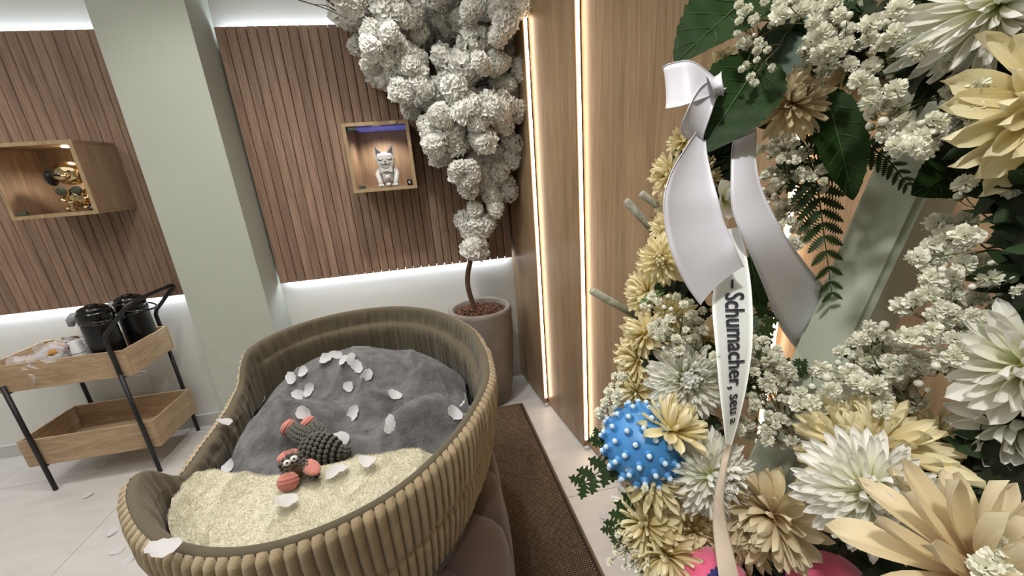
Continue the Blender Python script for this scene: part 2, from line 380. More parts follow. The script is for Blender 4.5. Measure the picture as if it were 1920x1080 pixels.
# small silver cube charms
m_chrome = mat('chrome', (190, 192, 195), 0.12, metal=1.0)
m_gold = mat('gold_plating', (226, 205, 160), 0.13, metal=1.0)
m_dark = mat('black_enamel', (20, 20, 22), 0.2)
def silver_cube(x, y, z, label):
    r = empty('silver_cube', (x, y, z)); tag(r, label, 'ornament')
    box('frame', x - .014, x + .014, y - .012, y + .014, z, z + .03, m_dark, r, 0.003)
    b = MB(); b.add(sphere_data((x, y - .014, z + .015), 0.009, 14, 8, (1, .6, 1))); b.build('dial', m_chrome, r)
    box('top_plate', x - .016, x + .016, y - .014, y + .016, z + .03, z + .033, m_chrome, r, 0.001, 1)
silver_cube(-0.152, 2.335, 1.441, 'small dark and silver cube beside the white cat')
silver_cube(-1.695, 2.335, 1.445, 'small silver cube at the feet of the gold dog')
# gold dog figurine
dog = empty('dog_figurine', (-1.775, 2.40, 1.445)); tag(dog, 'shiny gold dog figurine with black ears and sunglasses', 'figurine')
def C(x, y, z): return V(-1.790 + x * 1.3, 2.40 + y * 1.0, 1.445 + z * 1.12)
MB().add(sphere_data(C(0, 0, 0.06), 0.044, 20, 14, (1, 0.85, 1.15))).build('body', m_gold, dog)
MB().add(sphere_data(C(0, 0, 0.165), 0.062, 24, 16, (1.15, 0.9, 0.92))).add(sphere_data(C(0, -0.05, 0.150), 0.026, 14, 10, (1.3, 1, .75))).build('head', m_gold, dog)
for s in (-1, 1):
    MB().add(sphere_data(C(s * 0.058, -0.012, 0.150), 0.038, 14, 10, (0.5, 0.8, 1.05))).build('ear', m_dark, dog)
    MB().add(sphere_data(C(s * 0.026, -0.045, 0.09), 0.024, 16, 10, (1, 0.35, 0.85))).build('sunglass_lens', m_clip, dog)
    MB().add(sphere_data(C(s * 0.026, -0.048, 0.172), 0.006, 10, 8)).build('eye', m_dark, dog)
    MB().add(tube_data([C(s * 0.038, -0.01, 0.09), C(s * 0.045, -0.025, 0.055), C(s * 0.025, -0.045, 0.045)], 0.012, 10)).build('arm', m_gold, dog)
    MB().add(sphere_data(C(s * 0.03, -0.02, 0.014), 0.020, 14, 10, (1, 1.5, .7))).build('foot', m_gold, dog)
MB().add(sphere_data(C(0, -0.078, 0.158), 0.009, 10, 8, (1.5, 1, .8))).build('nose', m_dark, dog)
MB().add(lathe_data([(0.012, 0), (0.016, 0.01), (0.009, 0.03), (0.018, 0.045), (0.018, 0.05)], C(0, -0.055, 0.0), 14)).build('microphone', m_gold, dog)

# ------------------------------------------------------------------ wall socket
m_plastic = mat('white_plastic', (228, 228, 224), 0.35)
so = empty('wall_socket', (-1.985, YW, 0.39)); tag(so, 'white wall socket behind the serving cart', 'socket')
box('cover_plate', -2.02, -1.945, YW - 0.008, YW, 0.33, 0.445, m_plastic, so, 0.003)
box('socket_face', -2.005, -1.96, YW - 0.011, YW - 0.006, 0.35, 0.425, m_plastic, so, 0.002)

# ------------------------------------------------------------------ serving cart
cart = empty('serving_cart', (-2.0, 2.35, 0)); tag(cart, 'black-framed serving cart with two light oak trays', 'cart')
def tray(x0, x1, y0, y1, z0, z1):
    t = 0.012; r = empty('tray', (0, 0, 0), cart); r.location = V((x0 + x1) / 2, (y0 + y1) / 2, z0) - cart.location
    box('front_panel', x0, x1, y0, y0 + t, z0, z1, m_lightwood, r, 0.0015, 1); box('back_panel', x0, x1, y1 - t, y1, z0, z1, m_lightwood, r, 0.0015, 1)
    box('side_panel', x0, x0 + t, y0 + t, y1 - t, z0, z1, m_lightwood_y, r, 0.001, 1); box('side_panel', x1 - t, x1, y0 + t, y1 - t, z0, z1, m_lightwood_y, r, 0.001, 1)
    box('tray_floor', x0 + t, x1 - t, y0 + t, y1 - t, z0 + 0.004, z0 + 0.014, m_lightwood, r)
m_lightwood_y = wood('light_oak_side', (158, 132, 102), (196, 170, 138), (14, 2, 14), 0.5, 0.05)
tray(-2.33, -1.695, 2.176, 2.525, 0.60, 0.745); tray(-2.33, -1.695, 2.176, 2.525, 0.155, 0.315)
LX0, LX1, LY0, LY1 = -2.253, -1.742, 2.165, 2.54; rr = 0.0105
for (x, y) in ((LX0, LY0), (LX0, LY1)):
    lg = tube('leg', [(x, y, 0.0), (x, y, 0.64)], rr, m_black, cart, 12)
for y in (LY0, LY1): tube('leg', [(LX1, y, 0), (LX1, y, 0.62)], rr, m_black, cart, 12)
hp = [V(LX1, LY0, 0.62), V(LX1, LY0, 0.815), V(LX1 + 0.012, LY0, 0.845), V(-1.62, LY0, 0.955), V(-1.595, LY0 + 0.01, 0.98), V(-1.585, LY0 + 0.04, 0.99), V(-1.585, LY1 - 0.04, 0.99), V(-1.595, LY1 - 0.01, 0.98), V(-1.62, LY1, 0.955), V(LX1 + 0.012, LY1, 0.845), V(LX1, LY1, 0.815), V(LX1, LY1, 0.62)]
tube('handle', hp, rr, m_black, cart, 12)
for z in (0.592, 0.147):
    for x in (LX0, LX1): box('crossbar', x - 0.008, x + 0.008, LY0, LY1, z, z + 0.008, m_black, cart, 0.001, 1)

# airpots
m_gloss = mat('glossy_black_plastic', (12, 12, 14), 0.12, spec=0.6)
m_blkm = mat('black_painted_steel', (20, 20, 22), 0.28)
m_greyp = mat('grey_spout_plastic', (150, 156, 162), 0.35)
def airpot(x, y, rot, label, h=0.0):
    z = 0.614; r = empty('airpot', (x, y, z)); r.rotation_euler = (0, 0, rot); tag(r, label, 'airpot', 'black airpots on the serving cart')
    L = lambda name, prof, m, zc=0: lathe(name, prof, (0, 0, zc), m, r, 32, world=False)
    L('body', [(0.0, 0), (0.065, 0), (0.069, 0.006), (0.069, 0.262), (0.067, 0.274), (0.0, 0.276)], m_blkm)
    L('collar', [(0.060, 0.205), (0.071, 0.212), (0.073, 0.235), (0.071, 0.262), (0.064, 0.272), (0.0, 0.273)], m_gloss, .062)
    L('lid', [(0.0, 0.268), (0.060, 0.268), (0.062, 0.276), (0.058, 0.288), (0.042, 0.297), (0.0, 0.300)], m_gloss, .062)
    L('pump_button', [(0.0, 0.298), (0.026, 0.298), (0.027, 0.302), (0.020, 0.306), (0.0, 0.307)], m_gloss, .062)
    b = MB(); b.add(tube_data([V(-0.055, 0, 0.25), V(-0.085, 0, 0.252), V(-0.102, 0, 0.238), V(-0.108, 0, 0.208)], [0.026, 0.024, 0.019, 0.013], 12)); o_ = b.build('spout', m_greyp, r, world=False); o_.location = (0, 0, .062)
    o_ = tube('handle', spline([V(0.0, -0.073, 0.235), V(0.045, -0.078, 0.225), V(0.095, -0.045, 0.215), V(0.112, 0, 0.212), V(0.095, 0.045, 0.215), V(0.045, 0.078, 0.225), V(0.0, 0.073, 0.235)], 5), 0.005, m_gloss, r, 8, world=False); o_.location = (0, 0, .062)
    return r
airpot(-1.832, 2.275, 0.15, 'nearer black airpot on the cart top tray, grey spout towards the cups')
airpot(-1.768, 2.425, 0.0, 'farther black airpot on the cart top tray, next to the wall')
# paper cups, stacked upside down
m_cup = mat('white_paper_cup', (232, 232, 232), 0.6, transl=0.15)
for i, (x, y, n) in enumerate(((-1.956, 2.262, 7), (-1.962, 2.345, 10), (-1.925, 2.40, 9))):
    for k in range(n):
        r = lathe('paper_cup', [(0.030, 0), (0.031, 0.002), (0.0295, 0.004), (0.023, 0.062), (0.022, 0.063), (0.0, 0.0625)], (0, 0, 0), m_cup, None, 20, close_bot=False)
        r.location = (x, y, 0.614 + k * 0.021)
        od_ = 'topmost' if k == n - 1 else 'lowest' if k == 0 else ('second', 'third', 'fourth', 'fifth', 'sixth', 'seventh', 'eighth', 'ninth')[k - 1] + ' from the bottom'
        tag(r, 'white upturned paper cup, ' + od_ + (' of the front stack on the cart', ' of the tall rear stack on the cart', ' of the stack touching the airpot')[i], 'cup', ('cups of the front stack', 'cups of the rear stack', 'cups of the stack touching the airpot')[i])
# small wooden box
sb = empty('wooden_organiser', (-2.12, 2.44, 0.614)); tag(sb, 'small dark wooden box on the cart top tray behind the snacks', 'box')
m_dkw = wood('brown_stained_wood', (88, 62, 46), (120, 88, 66), (3, 14, 14), 0.5, 0.05)
box('front_panel', -2.20, -2.06, 2.40, 2.408, 0.614, 0.745, m_dkw, sb); box('back_panel', -2.20, -2.06, 2.48, 2.488, 0.614, 0.762, m_dkw, sb)
box('side_panel', -2.20, -2.192, 2.408, 2.48, 0.614, 0.745, m_dkw, sb); box('side_panel', -2.068, -2.06, 2.408, 2.48, 0.614, 0.745, m_dkw, sb)
# cellophane-wrapped biscuits
m_cello = mat('cellophane', (248, 249, 252), 0.08, alpha=0.30, spec=1.0)
m_bisc = mat('orange_biscuit', (216, 150, 70), 0.6, noise_s=60, noise_a=0.3)
def biscuit(x, y, z, a, i):
    r = empty('wrapped_biscuit', (x, y, z)); r.rotation_euler = (random.uniform(-.2, .2), random.uniform(-.2, .2), a)
    r.scale = (1.3, 1.3, 1.3)
    tag(r, 'cellophane-wrapped orange biscuit in the pile on the cart top tray', 'snack', 'wrapped biscuits on the cart top tray')
    MB().add(sphere_data((0, 0, 0.012), 0.024, 14, 8, (1.2, 0.85, 0.5))).build('biscuit', m_bisc, r, world=False)
    nu, nv = 16, 7; vs, fs = [], []
    for iu in range(nu + 1):
        x_ = -0.055 + 0.11 * iu / nu; rad = 0.020 if abs(x_) < 0.03 else (0.007 + (abs(x_) - 0.03) * 0.9)
        for k in range(nv + 5):
            an = 2 * math.pi * k / (nv + 5); rq = rad * (1 + random.uniform(-.3, .35)); vs.append(V(x_ + random.uniform(-.002, .002), rq * math.cos(an) * 1.2, 0.015 + rq * math.sin(an)))
    nn = nv + 5
    for iu in range(nu):
        for k in range(nn): fs.append((iu * nn + k, iu * nn + (k + 1) % nn, (iu + 1) * nn + (k + 1) % nn, (iu + 1) * nn + k))
    obj('wrapper', vs, fs, m_cello, r, smooth=False, world=False)
for i in range(14):
    random.seed(40 + i); biscuit(-2.115 + random.uniform(-.075, .075), 2.28 + random.uniform(-.055, .05), 0.628 + 0.040 * (i // 4), random.uniform(0, 3.1), i)
random.seed(11)

# ------------------------------------------------------------------ rug
rug = empty('woven_rug', (0.0, 1.2, 0)); tag(rug, 'dark brown flat-woven runner rug on the floor under the dog bed', 'rug')
m_rug = mat('woven_jute', (134, 112, 88), 0.95, noise_s=60, noise_a=0.35, bump=0.6, bump_s=500)
m_rugb = mat('rug_binding', (120, 104, 82), 0.9, noise_s=150, noise_a=0.2, bump=0.5, bump_s=700)
m_rugd = mat('rug_ground', (52, 40, 32), 0.95)
RX0, RX1, RY0, RY1 = -0.72, 0.365, -0.4, 2.205
def rugx(x, y): return x + (2.2 - y) * 0.054
vs = [V(rugx(RX0, RY0), RY0, 0.001), V(rugx(RX1, RY0), RY0, 0.001), V(rugx(RX1, RY1), RY1, 0.001), V(rugx(RX0, RY1), RY1, 0.001)]
vs = vs + [v + V(0, 0, 0.005) for v in vs]
obj('rug_base', vs, [(3, 2, 1, 0), (4, 5, 6, 7), (0, 1, 5, 4), (1, 2, 6, 5), (2, 3, 7, 6), (3, 0, 4, 7)], m_rugd, rug, smooth=False)
# woven knots: low pillows, only where the rug is open to view
kv, kf = [], []; px, py = 0.0115, 0.0078; rng = random.Random(3)
ny = int((RY1 - 0.2) / py)
for j in range(ny):
    y = 0.2 + j * py
    for i in range(int((RX1 - (-0.05)) / px)):
        x = RX1 - 0.02 - (i + (0.5 if j % 2 else 0)) * px
        if x < -0.05 and y < 2.0: continue
        h = 0.0095 + rng.uniform(-.001, .001); a = len(kv); X = rugx(x, y); dx, dy = px * 0.52, py * 0.42
        kv += [(X - dx, y, 0.0055), (X, y - dy, 0.0055), (X + dx, y, 0.0055), (X, y + dy, 0.0055), (X - dx * .35, y, h), (X + dx * .35, y, h)]
        kf += [(a, a + 1, a + 4), (a + 1, a + 5, a + 4), (a + 1, a + 2, a + 5), (a + 2, a + 3, a + 5), (a + 3, a + 4, a + 5), (a + 3, a, a + 4)]
k_ = obj('weave', kv, kf, m_rug, rug); k_['kind'] = 'stuff'
for (a, b) in (((RX1, RY0), (RX1, RY1)), ((RX0, RY1), (RX1, RY1)), ((RX0, RY0), (RX0, RY1))):
    tube('binding', [V(rugx(a[0], a[1]), a[1], 0.006), V(rugx((a[0] + b[0]) / 2, (a[1] + b[1]) / 2), (a[1] + b[1]) / 2, 0.006), V(rugx(b[0], b[1]), b[1], 0.006)], 0.006, m_rugb, rug, 8)

# ------------------------------------------------------------------ planter and blossom tree
m_conc = mat('cast_concrete', (140, 132, 122), 0.75, noise_s=7, noise_a=0.16, bump=0.5, bump_s=45)
m_soil = mat('dark_soil', (50, 32, 24), 0.95, noise_s=60, noise_a=0.4)
m_chip = mat('bark_chip', (104, 66, 46), 0.85, noise_s=40, noise_a=0.35)
PCX, PCY, PH = 0.165, 2.36, 0.665
pl = empty('planter', (PCX, PCY, 0)); tag(pl, 'tall round rough concrete planter holding the blossom tree', 'planter')
prof = [(0.0, 0.0), (0.125, 0.0), (0.145, 0.01), (0.158, 0.05), (0.176, 0.15), (0.190, 0.30), (0.198, 0.48), (0.2, 0.64), (0.2, PH - .008), (0.193, PH), (0.176, PH), (0.168, PH - .008), (0.166, PH - 0.07)]
o = lathe('pot', prof, (PCX, PCY, 0), m_conc, pl, 64, close_top=False)
for v in o.data.vertices:
    n = noise.noise(v.co * 9) * 0.0025 + noise.noise(v.co * 40) * 0.001; c = V(v.co.x - PCX, v.co.y - PCY, 0)
    if c.length > 0.03: v.co += c.normalized() * n
lathe('soil', [(0.0, 0.02), (0.10, 0.012), (0.168, 0.0)], (PCX, PCY, PH - 0.05), m_soil, pl, 30, close_bot=False, close_top=False)
mb = MB(); rng = random.Random(5)
for i in range(620):
    a = rng.uniform(0, 6.28); r = 0.163 * math.sqrt(rng.random()); c = V(PCX + r * math.cos(a), PCY + r * math.sin(a), PH - 0.034 + 0.014 * (1 - r / 0.17) + rng.uniform(-.006, .006))
    q = Matrix.Rotation(rng.uniform(0, 6.28), 3, 'Z') @ Matrix.Rotation(rng.uniform(-.6, .6), 3, 'X') @ Matrix.Rotation(rng.uniform(-.5, .5), 3, 'Y')
    l, w, t = rng.uniform(.006, .014), rng.uniform(.003, .006), .0018
    vs = [c + q @ V(sx * l * (1 if sz < 0 else .8), sy * w * (1 if sx < 0 else .7), sz * t) for sz in (-1, 1) for sy in (-1, 1) for sx in (-1, 1)]
    mb.add((vs, [(0, 2, 3, 1), (4, 5, 7, 6), (0, 1, 5, 4), (2, 6, 7, 3), (0, 4, 6, 2), (1, 3, 7, 5)]))
s_ = mb.build('bark_mulch', m_chip, pl, smooth=False); s_['kind'] = 'stuff'

m_bark = mat('brown_bark', (92, 68, 48), 0.85, noise_s=30, noise_a=0.3, bump=0.5, bump_s=90)
m_twig = mat('dark_twig', (74, 54, 42), 0.85)
m_bloss = mat('silk_blossom', (250, 250, 244), 0.75, transl=0.3)
m_leafg = mat('green_leaf_small', (58, 84, 44), 0.5)
tree = empty('blossom_tree', (PCX, PCY, PH - 0.04)); tag(tree, 'tall artificial tree covered in white cherry blossom pompoms', 'tree')
def TP(u, v, y): return onplane(u, v, 1, y)
trunk = [V(PCX - 0.02, PCY, PH - 0.06), TP(879, 545, 2.36), TP(877, 515, 2.36), TP(884, 480, 2.36), TP(887, 450, 2.37), TP(884, 415, 2.36), TP(872, 380, 2.36), TP(868, 330, 2.36)]
tube('trunk', spline(trunk, 5), np.linspace(0.017, 0.013, 36), m_bark, tree, 12)
# pompom meshes: many small ruffled petals over a lumpy ball
def ruffle(n, r, seed, pw=0.34, cup=0.25):
    rng = random.Random(seed); mb = MB()
    lumps = [(V(rng.gauss(0, 1), rng.gauss(0, 1), rng.gauss(0, 1)).normalized(), rng.uniform(.2, .6)) for _ in range(8)]
    for i in range(n):
        z = 1 - 2 * (i + .5) / n; a = i * 2.39996; q = math.sqrt(max(0, 1 - z * z)); d = V(q * math.cos(a), q * math.sin(a), z)
        rad = r * (0.72 + sum(max(0, d.dot(l) - .55) * s for l, s in lumps) * 1.6 + rng.uniform(-.06, .06)); F = frame(d, V(rng.gauss(0, 1), rng.gauss(0, 1), rng.gauss(0, 1)))
        s = pw * r * rng.uniform(.8, 1.2); tilt = Matrix.Rotation(rng.uniform(-.7, .7), 3, 'X')
        vs = [d * rad * 0.8]; m_ = 7
        for k in range(m_):
            an = 2 * math.pi * k / m_; vs.append(d * rad + F @ (tilt @ V(s * math.cos(an) * rng.uniform(.8, 1.15), s * math.sin(an) * rng.uniform(.8, 1.15), s * cup * math.sin(3 * an + i) + rng.uniform(-.1, .15) * s)))
        mb.add((vs, [(0, 1 + k, 1 + (k + 1) % m_) for k in range(m_)]))
    return mb
poms = [ruffle(170, 1.0, s, 0.28, 0.34).mesh('blossom_cluster', m_bloss, smooth=True) for s in range(5)]
poly = [(618, -60), (622, 20), (652, 45), (655, 95), (672, 118), (690, 158), (735, 172), (748, 205), (785, 250), (792, 282), (822, 305), (845, 350), (868, 368), (862, 395), (866, 440), (864, 480), (905, 482), (922, 450), (930, 418), (958, 378), (985, 335), (992, 300), (968, 275), (998, 258), (996, 215), (985, 170), (1008, 120), (1014, 60), (1008, -60)]
def inside(u, v):
    c = False; j = len(poly) - 1
    for i in range(len(poly)):
        (xi, yi), (xj, yj) = poly[i], poly[j]
        if (yi > v) != (yj > v) and u < (xj - xi) * (v - yi) / (yj - yi) + xi: c = not c
        j = i
    return c
rng = random.Random(21); cl = []
tries = 0
while len(cl) < 150 and tries < 9000:
    tries += 1; u = rng.uniform(620, 1015); v = rng.uniform(-60, 485)
    rp = rng.uniform(17, 27) * (0.85 if v > 350 else 1)
    if not all(inside(u + rp * .7 * math.cos(a), v + rp * .7 * math.sin(a)) for a in np.linspace(0, 6.28, 8)): continue
    if 790 < u < 830 and 75 < v < 150: continue
    if 860 < u < 885 and 270 < v < 300: continue
    half = 0.05 + 0.20 * min(1, max(0, (440 - v) / 300.0)); yb = 2.34 + rng.uniform(-half, half * 0.75)
    if yb > 2.46: yb = 2.46
    if any((u - a) ** 2 + (v - b) ** 2 < (0.80 * rp) ** 2 * (1 + (abs(yb - y0) < .1)) for a, b, y0, _ in cl): continue
    cl.append((u, v, yb, rp))
for (u, v, yb, rp) in cl:
    c = TP(u, v, yb); o = bpy.data.objects.new('blossom_cluster', rng.choice(poms)); COL.objects.link(o); o.parent = tree
    o.location = c - tree.location; dpt = (c - V(0, 0, CAMZ)).dot(M3.transposed()[2] if False else (M3 @ V(0, 0, 1)))
    s = rp * dpt / FPX * 1.02; o.scale = (s * rng.uniform(.95, 1.2), s * rng.uniform(.95, 1.1), s * rng.uniform(.8, 1.0)); o.rotation_euler = (rng.uniform(0, 6), rng.uniform(0, 6), rng.uniform(0, 6))
# branches
bl = [[(868, 330), (850, 260), (800, 160), (792, 95), (740, 30), (700, -60)], [(868, 330), (875, 270), (868, 150), (880, 60), (900, -60)], [(872, 380), (905, 330), (935, 250), (962, 170), (955, 90), (985, -40)],
      [(850, 260), (780, 200), (720, 130), (700, 80), (668, -20)], [(868, 330), (830, 250), (810, 180), (815, 60), (800, -60)], [(884, 415), (918, 370), (945, 320), (975, 260), (990, 180), (1010, 60), (1016, -50)],
      [(800, 160), (760, 110), (735, 60), (700, 20), (690, -50)], [(905, 330), (915, 230), (925, 140), (940, 40), (950, -60)], [(700, 80), (665, 45), (620, 5), (600, -10)], [(868, 150), (850, 80), (835, 10), (830, -60)]]
for i, br in enumerate(bl):
    yy_ = 2.36 + (0, -.05, .0, -.08, .05, 0, -.1, .05, .0, -.05)[i]
    pts = spline([TP(u, v, 2.36 + (yy_ - 2.36) * min(1, k / 2)) for k, (u, v) in enumerate(br)], 5)
    tube('branch', pts, np.linspace(0.011, 0.003, len(pts)), m_twig, tree, 7)
tw = [(560, 0, 660, 40), (700, 60, 700, 20), (735, 130, 665, 60), (770, 125, 790, 200), (905, 80, 860, 5), (880, 45, 905, -40), (815, 25, 840, -30), (850, 165, 880, 120), (870, 165, 895, 140), (985, 130, 1012, 50), (990, 145, 1010, 100), (700, 100, 660, 50),
      (725, 55, 690, 0), (870, 30, 850, -30), (880, 60, 930, 10), (905, 50, 880, -20), (780, 40, 740, 0), (940, 120, 935, 70), (740, 235, 775, 190), (800, 180, 770, 120), (890, 60, 870, 0), (750, 50, 760, 5), (768, 60, 775, -10), (915, 40, 940, -20), (1000, 60, 1014, -30), (630, 20, 590, 8), (665, 50, 655, 10), (808, 100, 850, 130)]
for (a, b, c, d) in tw:
    p, q = TP(a, b, 2.22), TP(c, d, 2.17); md = (p + q) / 2 + V(0.008, 0, 0.006); pts = spline([p, md, q], 5)
    tube('twig', pts, np.linspace(0.0028, 0.0012, len(pts)), m_twig, tree, 5)
def leaf_mesh(name, m, nu=8, nv=3, wr=0.22, serr=0.0, ns=0, fold=0.12, curl=0.1, thick=0.0, lobes=0):
    "unit-length leaf along +Y, face up +Z"
    vs, fs = [], []; n = nu * (4 if (serr or lobes) else 1)
    for i in range(n + 1):
        t = i / n; w = wr * (math.sin(math.pi * t ** 0.8) ** 0.75 if 0 < t < 1 else 0) + 0.004
        if serr: w *= 1 + serr * ((t * ns) % 1.0 - 0.5)
        if lobes: w *= 1 + 0.42 * math.cos(2 * math.pi * t * lobes)
        for k in range(-nv, nv + 1):
            f_ = k / nv; vs.append((w * f_, t, abs(f_) * w * fold * 4 * 0.5 - curl * t * t + 0.012 * math.sin(t * 34 + abs(f_) * 5) * w))
    m_ = 2 * nv + 1
    for i in range(n):
        for k in range(m_ - 1): fs.append((i * m_ + k, i * m_ + k + 1, (i + 1) * m_ + k + 1, (i + 1) * m_ + k))
    return mesh(name, vs, fs, m)
tl = leaf_mesh('leaf', m_leafg, 6, 1, 0.22)
for (u, v) in ((715, 65), (885, 60), (900, 75), (845, 55), (960, 30), (965, 40), (878, 95), (855, 215), (938, 150), (885, 20), (703, 100), (955, 145), (932, 10), (720, 75), (708, 90), (852, 60)):
    o = bpy.data.objects.new('leaf', tl); COL.objects.link(o); o.parent = tree; o.location = TP(u, v, 2.14) - tree.location; o.scale = (.06,) * 3; o.rotation_euler = (rng.uniform(-1, 1), rng.uniform(-1, 1), rng.uniform(0, 6))
# ------------------------------------------------------------------ dog bed, its pouf, blankets
m_cord = mat('beige_plush_cord', (178, 160, 126), 0.9, noise_s=22, noise_a=0.16, sheen=0.25, bump=0.35, bump_s=260)
m_lin = mat('olive_tan_lining', (88, 79, 57), 0.8, noise_s=6, noise_a=0.06, sheen=0.15, bump=0.15, bump_s=60)
m_grey = mat('grey_plush', (104, 104, 105), 0.95, noise_s=26, noise_a=0.36, sheen=0.15, bump=0.8, bump_s=110)
m_cream = mat('cream_fur', (218, 214, 192), 0.95, noise_s=11, noise_a=0.06, sheen=0.1, bump=0.3, bump_s=110)
m_velvet = mat('mauve_brown_velvet', (92, 75, 68), 0.85, noise_s=9, noise_a=0.15, sheen=0.25, bump=0.1, bump_s=200)
BC = V(-0.35, 1.20, 0)
ctrl = [(.095, 1.05, .9), (.103, 1.15, .9), (.093, 1.31, .9), (.02, 1.56, .9), (-.12, 1.765, .9), (-.28, 1.865, .9), (-.52, 1.87, .9), (-.69, 1.785, .9), (-.79, 1.65, .9), (-.82, 1.555, .895), (-.83, 1.51, .86), (-.82, 1.45, .80),
        (-.80, 1.32, .79), (-.785, 1.19, .787), (-.775, 1.05, .787), (-.765, .98, .79), (-.765, .93, .82), (-.765, .89, .87), (-.762, .85, .905), (-.735, .795, .905), (-.67, .715, .9), (-.58, .635, .9), (-.49, .588, .9), (-.40, .567, .9), (-.32, .572, .9), (-.24, .594, .9), (-.165, .63, .9), (-.10, .685, .9), (-.04, .76, .9), (.04, .9, .9)]
ths, rs, zs = [], [], []
for (x, y, z) in ctrl:
    ths.append(math.atan2(y - BC.y, x - BC.x)); rs.append(math.hypot(x - BC.x, y - BC.y)); zs.append(z)
od = np.argsort(ths); T = np.array(ths)[od]; RR = np.array(rs)[od]; ZZ = np.array(zs)[od]
T3 = np.concatenate([T - 2 * math.pi, T, T + 2 * math.pi]); R3 = np.tile(RR, 3); Z3 = np.tile(ZZ, 3)
NG = 3600; grid = np.linspace(-math.pi, math.pi, NG, endpoint=False)
rg = np.interp(grid, T3, R3); zg = np.interp(grid, T3, Z3)
def smooth(a, k):
    ker = np.hanning(k * 2 + 1); ker /= ker.sum(); b = np.concatenate([a[-k:], a, a[:k]]); return np.convolve(b, ker, 'valid')
rg = smooth(rg, 110); zg = smooth(zg, 38)
def rad(th): return float(np.interp(((th + math.pi) % (2 * math.pi)) - math.pi, grid, rg, period=2 * math.pi))
def rim(th): return float(np.interp(((th + math.pi) % (2 * math.pi)) - math.pi, grid, zg, period=2 * math.pi))
# resample by arc length so that every rib has the same width
px_ = BC.x + rg * np.cos(grid); py_ = BC.y + rg * np.sin(grid)
seg = np.hypot(np.roll(px_, -1) - px_, np.roll(py_, -1) - py_); cum = np.concatenate([[0], np.cumsum(seg)]); PER = cum[-1]
gext = np.concatenate([grid, [math.pi]])
NR = int(round(PER / 0.0222)); SPR = 10; NC = NR * SPR
th_c = np.interp(np.linspace(0, PER, NC, endpoint=False), cum, gext)
bed = empty('dog_bed', (BC.x, BC.y, 0.575)); tag(bed, 'oval beige dog bed with ribbed plush outside, olive lining and one low entrance side', 'dog bed')
ZB, ZS = 0.575, 0.735
NV = 34; vs, fs = [], []
rr_ = np.array([rad(t) for t in th_c]); zr_ = np.array([rim(t) for t in th_c])
rngf = random.Random(2); ribj = [rngf.uniform(-.002, .002) for _ in range(NR + 1)]; ribs = [rngf.uniform(-.006, .006) for _ in range(NR + 1)]
for i in range(NV + 1):
    v = i / NV
    for c in range(NC):
        ph = (c % SPR) / SPR; ri = c // SPR
        zt = zr_[c]; zs_ = ZS + ribs[ri]
        zs_ = min(zs_, ZB + (zt - ZB) * .62)
        if i <= 14: s = i / 14; z = ZB + (zs_ - ZB) * s
        else: s = (i - 14) / 20; z = zs_ + (zt - zs_) * s
        b = 1 - abs(2 * s - 1) ** 5
        b = max(0.0, b) ** 0.5
        rib = abs(math.sin(math.pi * ph)) ** 0.55
        inset = 0.055 * (1 - (z - ZB) / (zt - ZB)) ** 1.6
        off = -0.009 - inset + 0.017 * rib * b - (0.007 if i in (14,) else 0) + ribj[ri] * b + 0.002 * noise.noise(V(c * .05, z * 30, 0))
        if i == 0: off -= 0.012
        if i == NV: off = -0.014
        r = rr_[c] + off; vs.append((BC.x + r * math.cos(th_c[c]), BC.y + r * math.sin(th_c[c]), z + (0.004 * rib if i >= NV - 2 else 0)))
for i in range(NV):
    for c in range(NC):
        c2 = (c + 1) % NC; fs.append((i * NC + c, i * NC + c2, (i + 1) * NC + c2, (i + 1) * NC + c))
fs.append(tuple(range(NC))[::-1])
obj('ribbed_cover', vs, fs, m_cord, bed)
# lining: rounded top edge, wrinkled inner wall, a bolster fold inside
NL = 620; th_l = np.interp(np.linspace(0, PER, NL, endpoint=False), cum, gext)
prof = [(-0.012, -0.010), (-0.012, 0.000), (-0.018, 0.005), (-0.026, 0.006), (-0.034, 0.002), (-0.039, -0.008), (-0.042, -0.025), (-0.044, -0.045), (-0.046, -0.060), (-0.050, -0.066), (-0.068, -0.070), (-0.078, -0.083), (-0.079, -0.11), (-0.075, -0.15), (-0.07, -0.22)]
vs, fs = [], []
for i, (dr, dz) in enumerate(prof):
    for c in range(NL):
        t = th_l[c]; zt = rim(t); lx = math.cos(t); low = max(0, min(1, (0.89 - zt) / 0.08))
        d = -dz
        fold = max(0.0, math.cos(t - 0.9)) ** 0.7 * (1 - low)       # the bolster shows on the far and right side
        dr2 = dr if d < 0.06 else (-0.046 + (dr + 0.046) * fold)
        zz = zt + dz if low < .01 else zt + dz * (1 - low * 0.45)
        wr_ = noise.noise(V(c * 0.34, i * 0.10, 0.3)) * 0.0085 * min(1, d / 0.03) if d > 0 else 0
        wr_ += noise.noise(V(c * 0.08, i * 0.3, 7)) * 0.006 * min(1, max(0, d) / 0.05)
        r = rad(t) + dr2 + wr_; vs.append((BC.x + r * math.cos(t), BC.y + r * math.sin(t), zz))
for i in range(len(prof) - 1):
    for c in range(NL):
        c2 = (c + 1) % NL; fs.append((i * NL + c, i * NL + c2, (i + 1) * NL + c2, (i + 1) * NL + c))
obj('lining', vs, fs, m_lin, bed)
m_blk = mat('black_base_cloth', (26, 26, 28), 0.9)
vs = [(BC.x + (rad(t) - 0.05) * math.cos(t), BC.y + (rad(t) - 0.05) * math.sin(t), 0.66) for t in th_l] ; n = len(vs)
vs += [(x, y, 0.64) for x, y, z in vs]
obj('base_cloth', vs, [tuple(range(n)), tuple(range(n, 2 * n))[::-1]] + [(i, i + n, (i + 1) % n + n, (i + 1) % n) for i in range(n)], m_blk, bed, smooth=False)

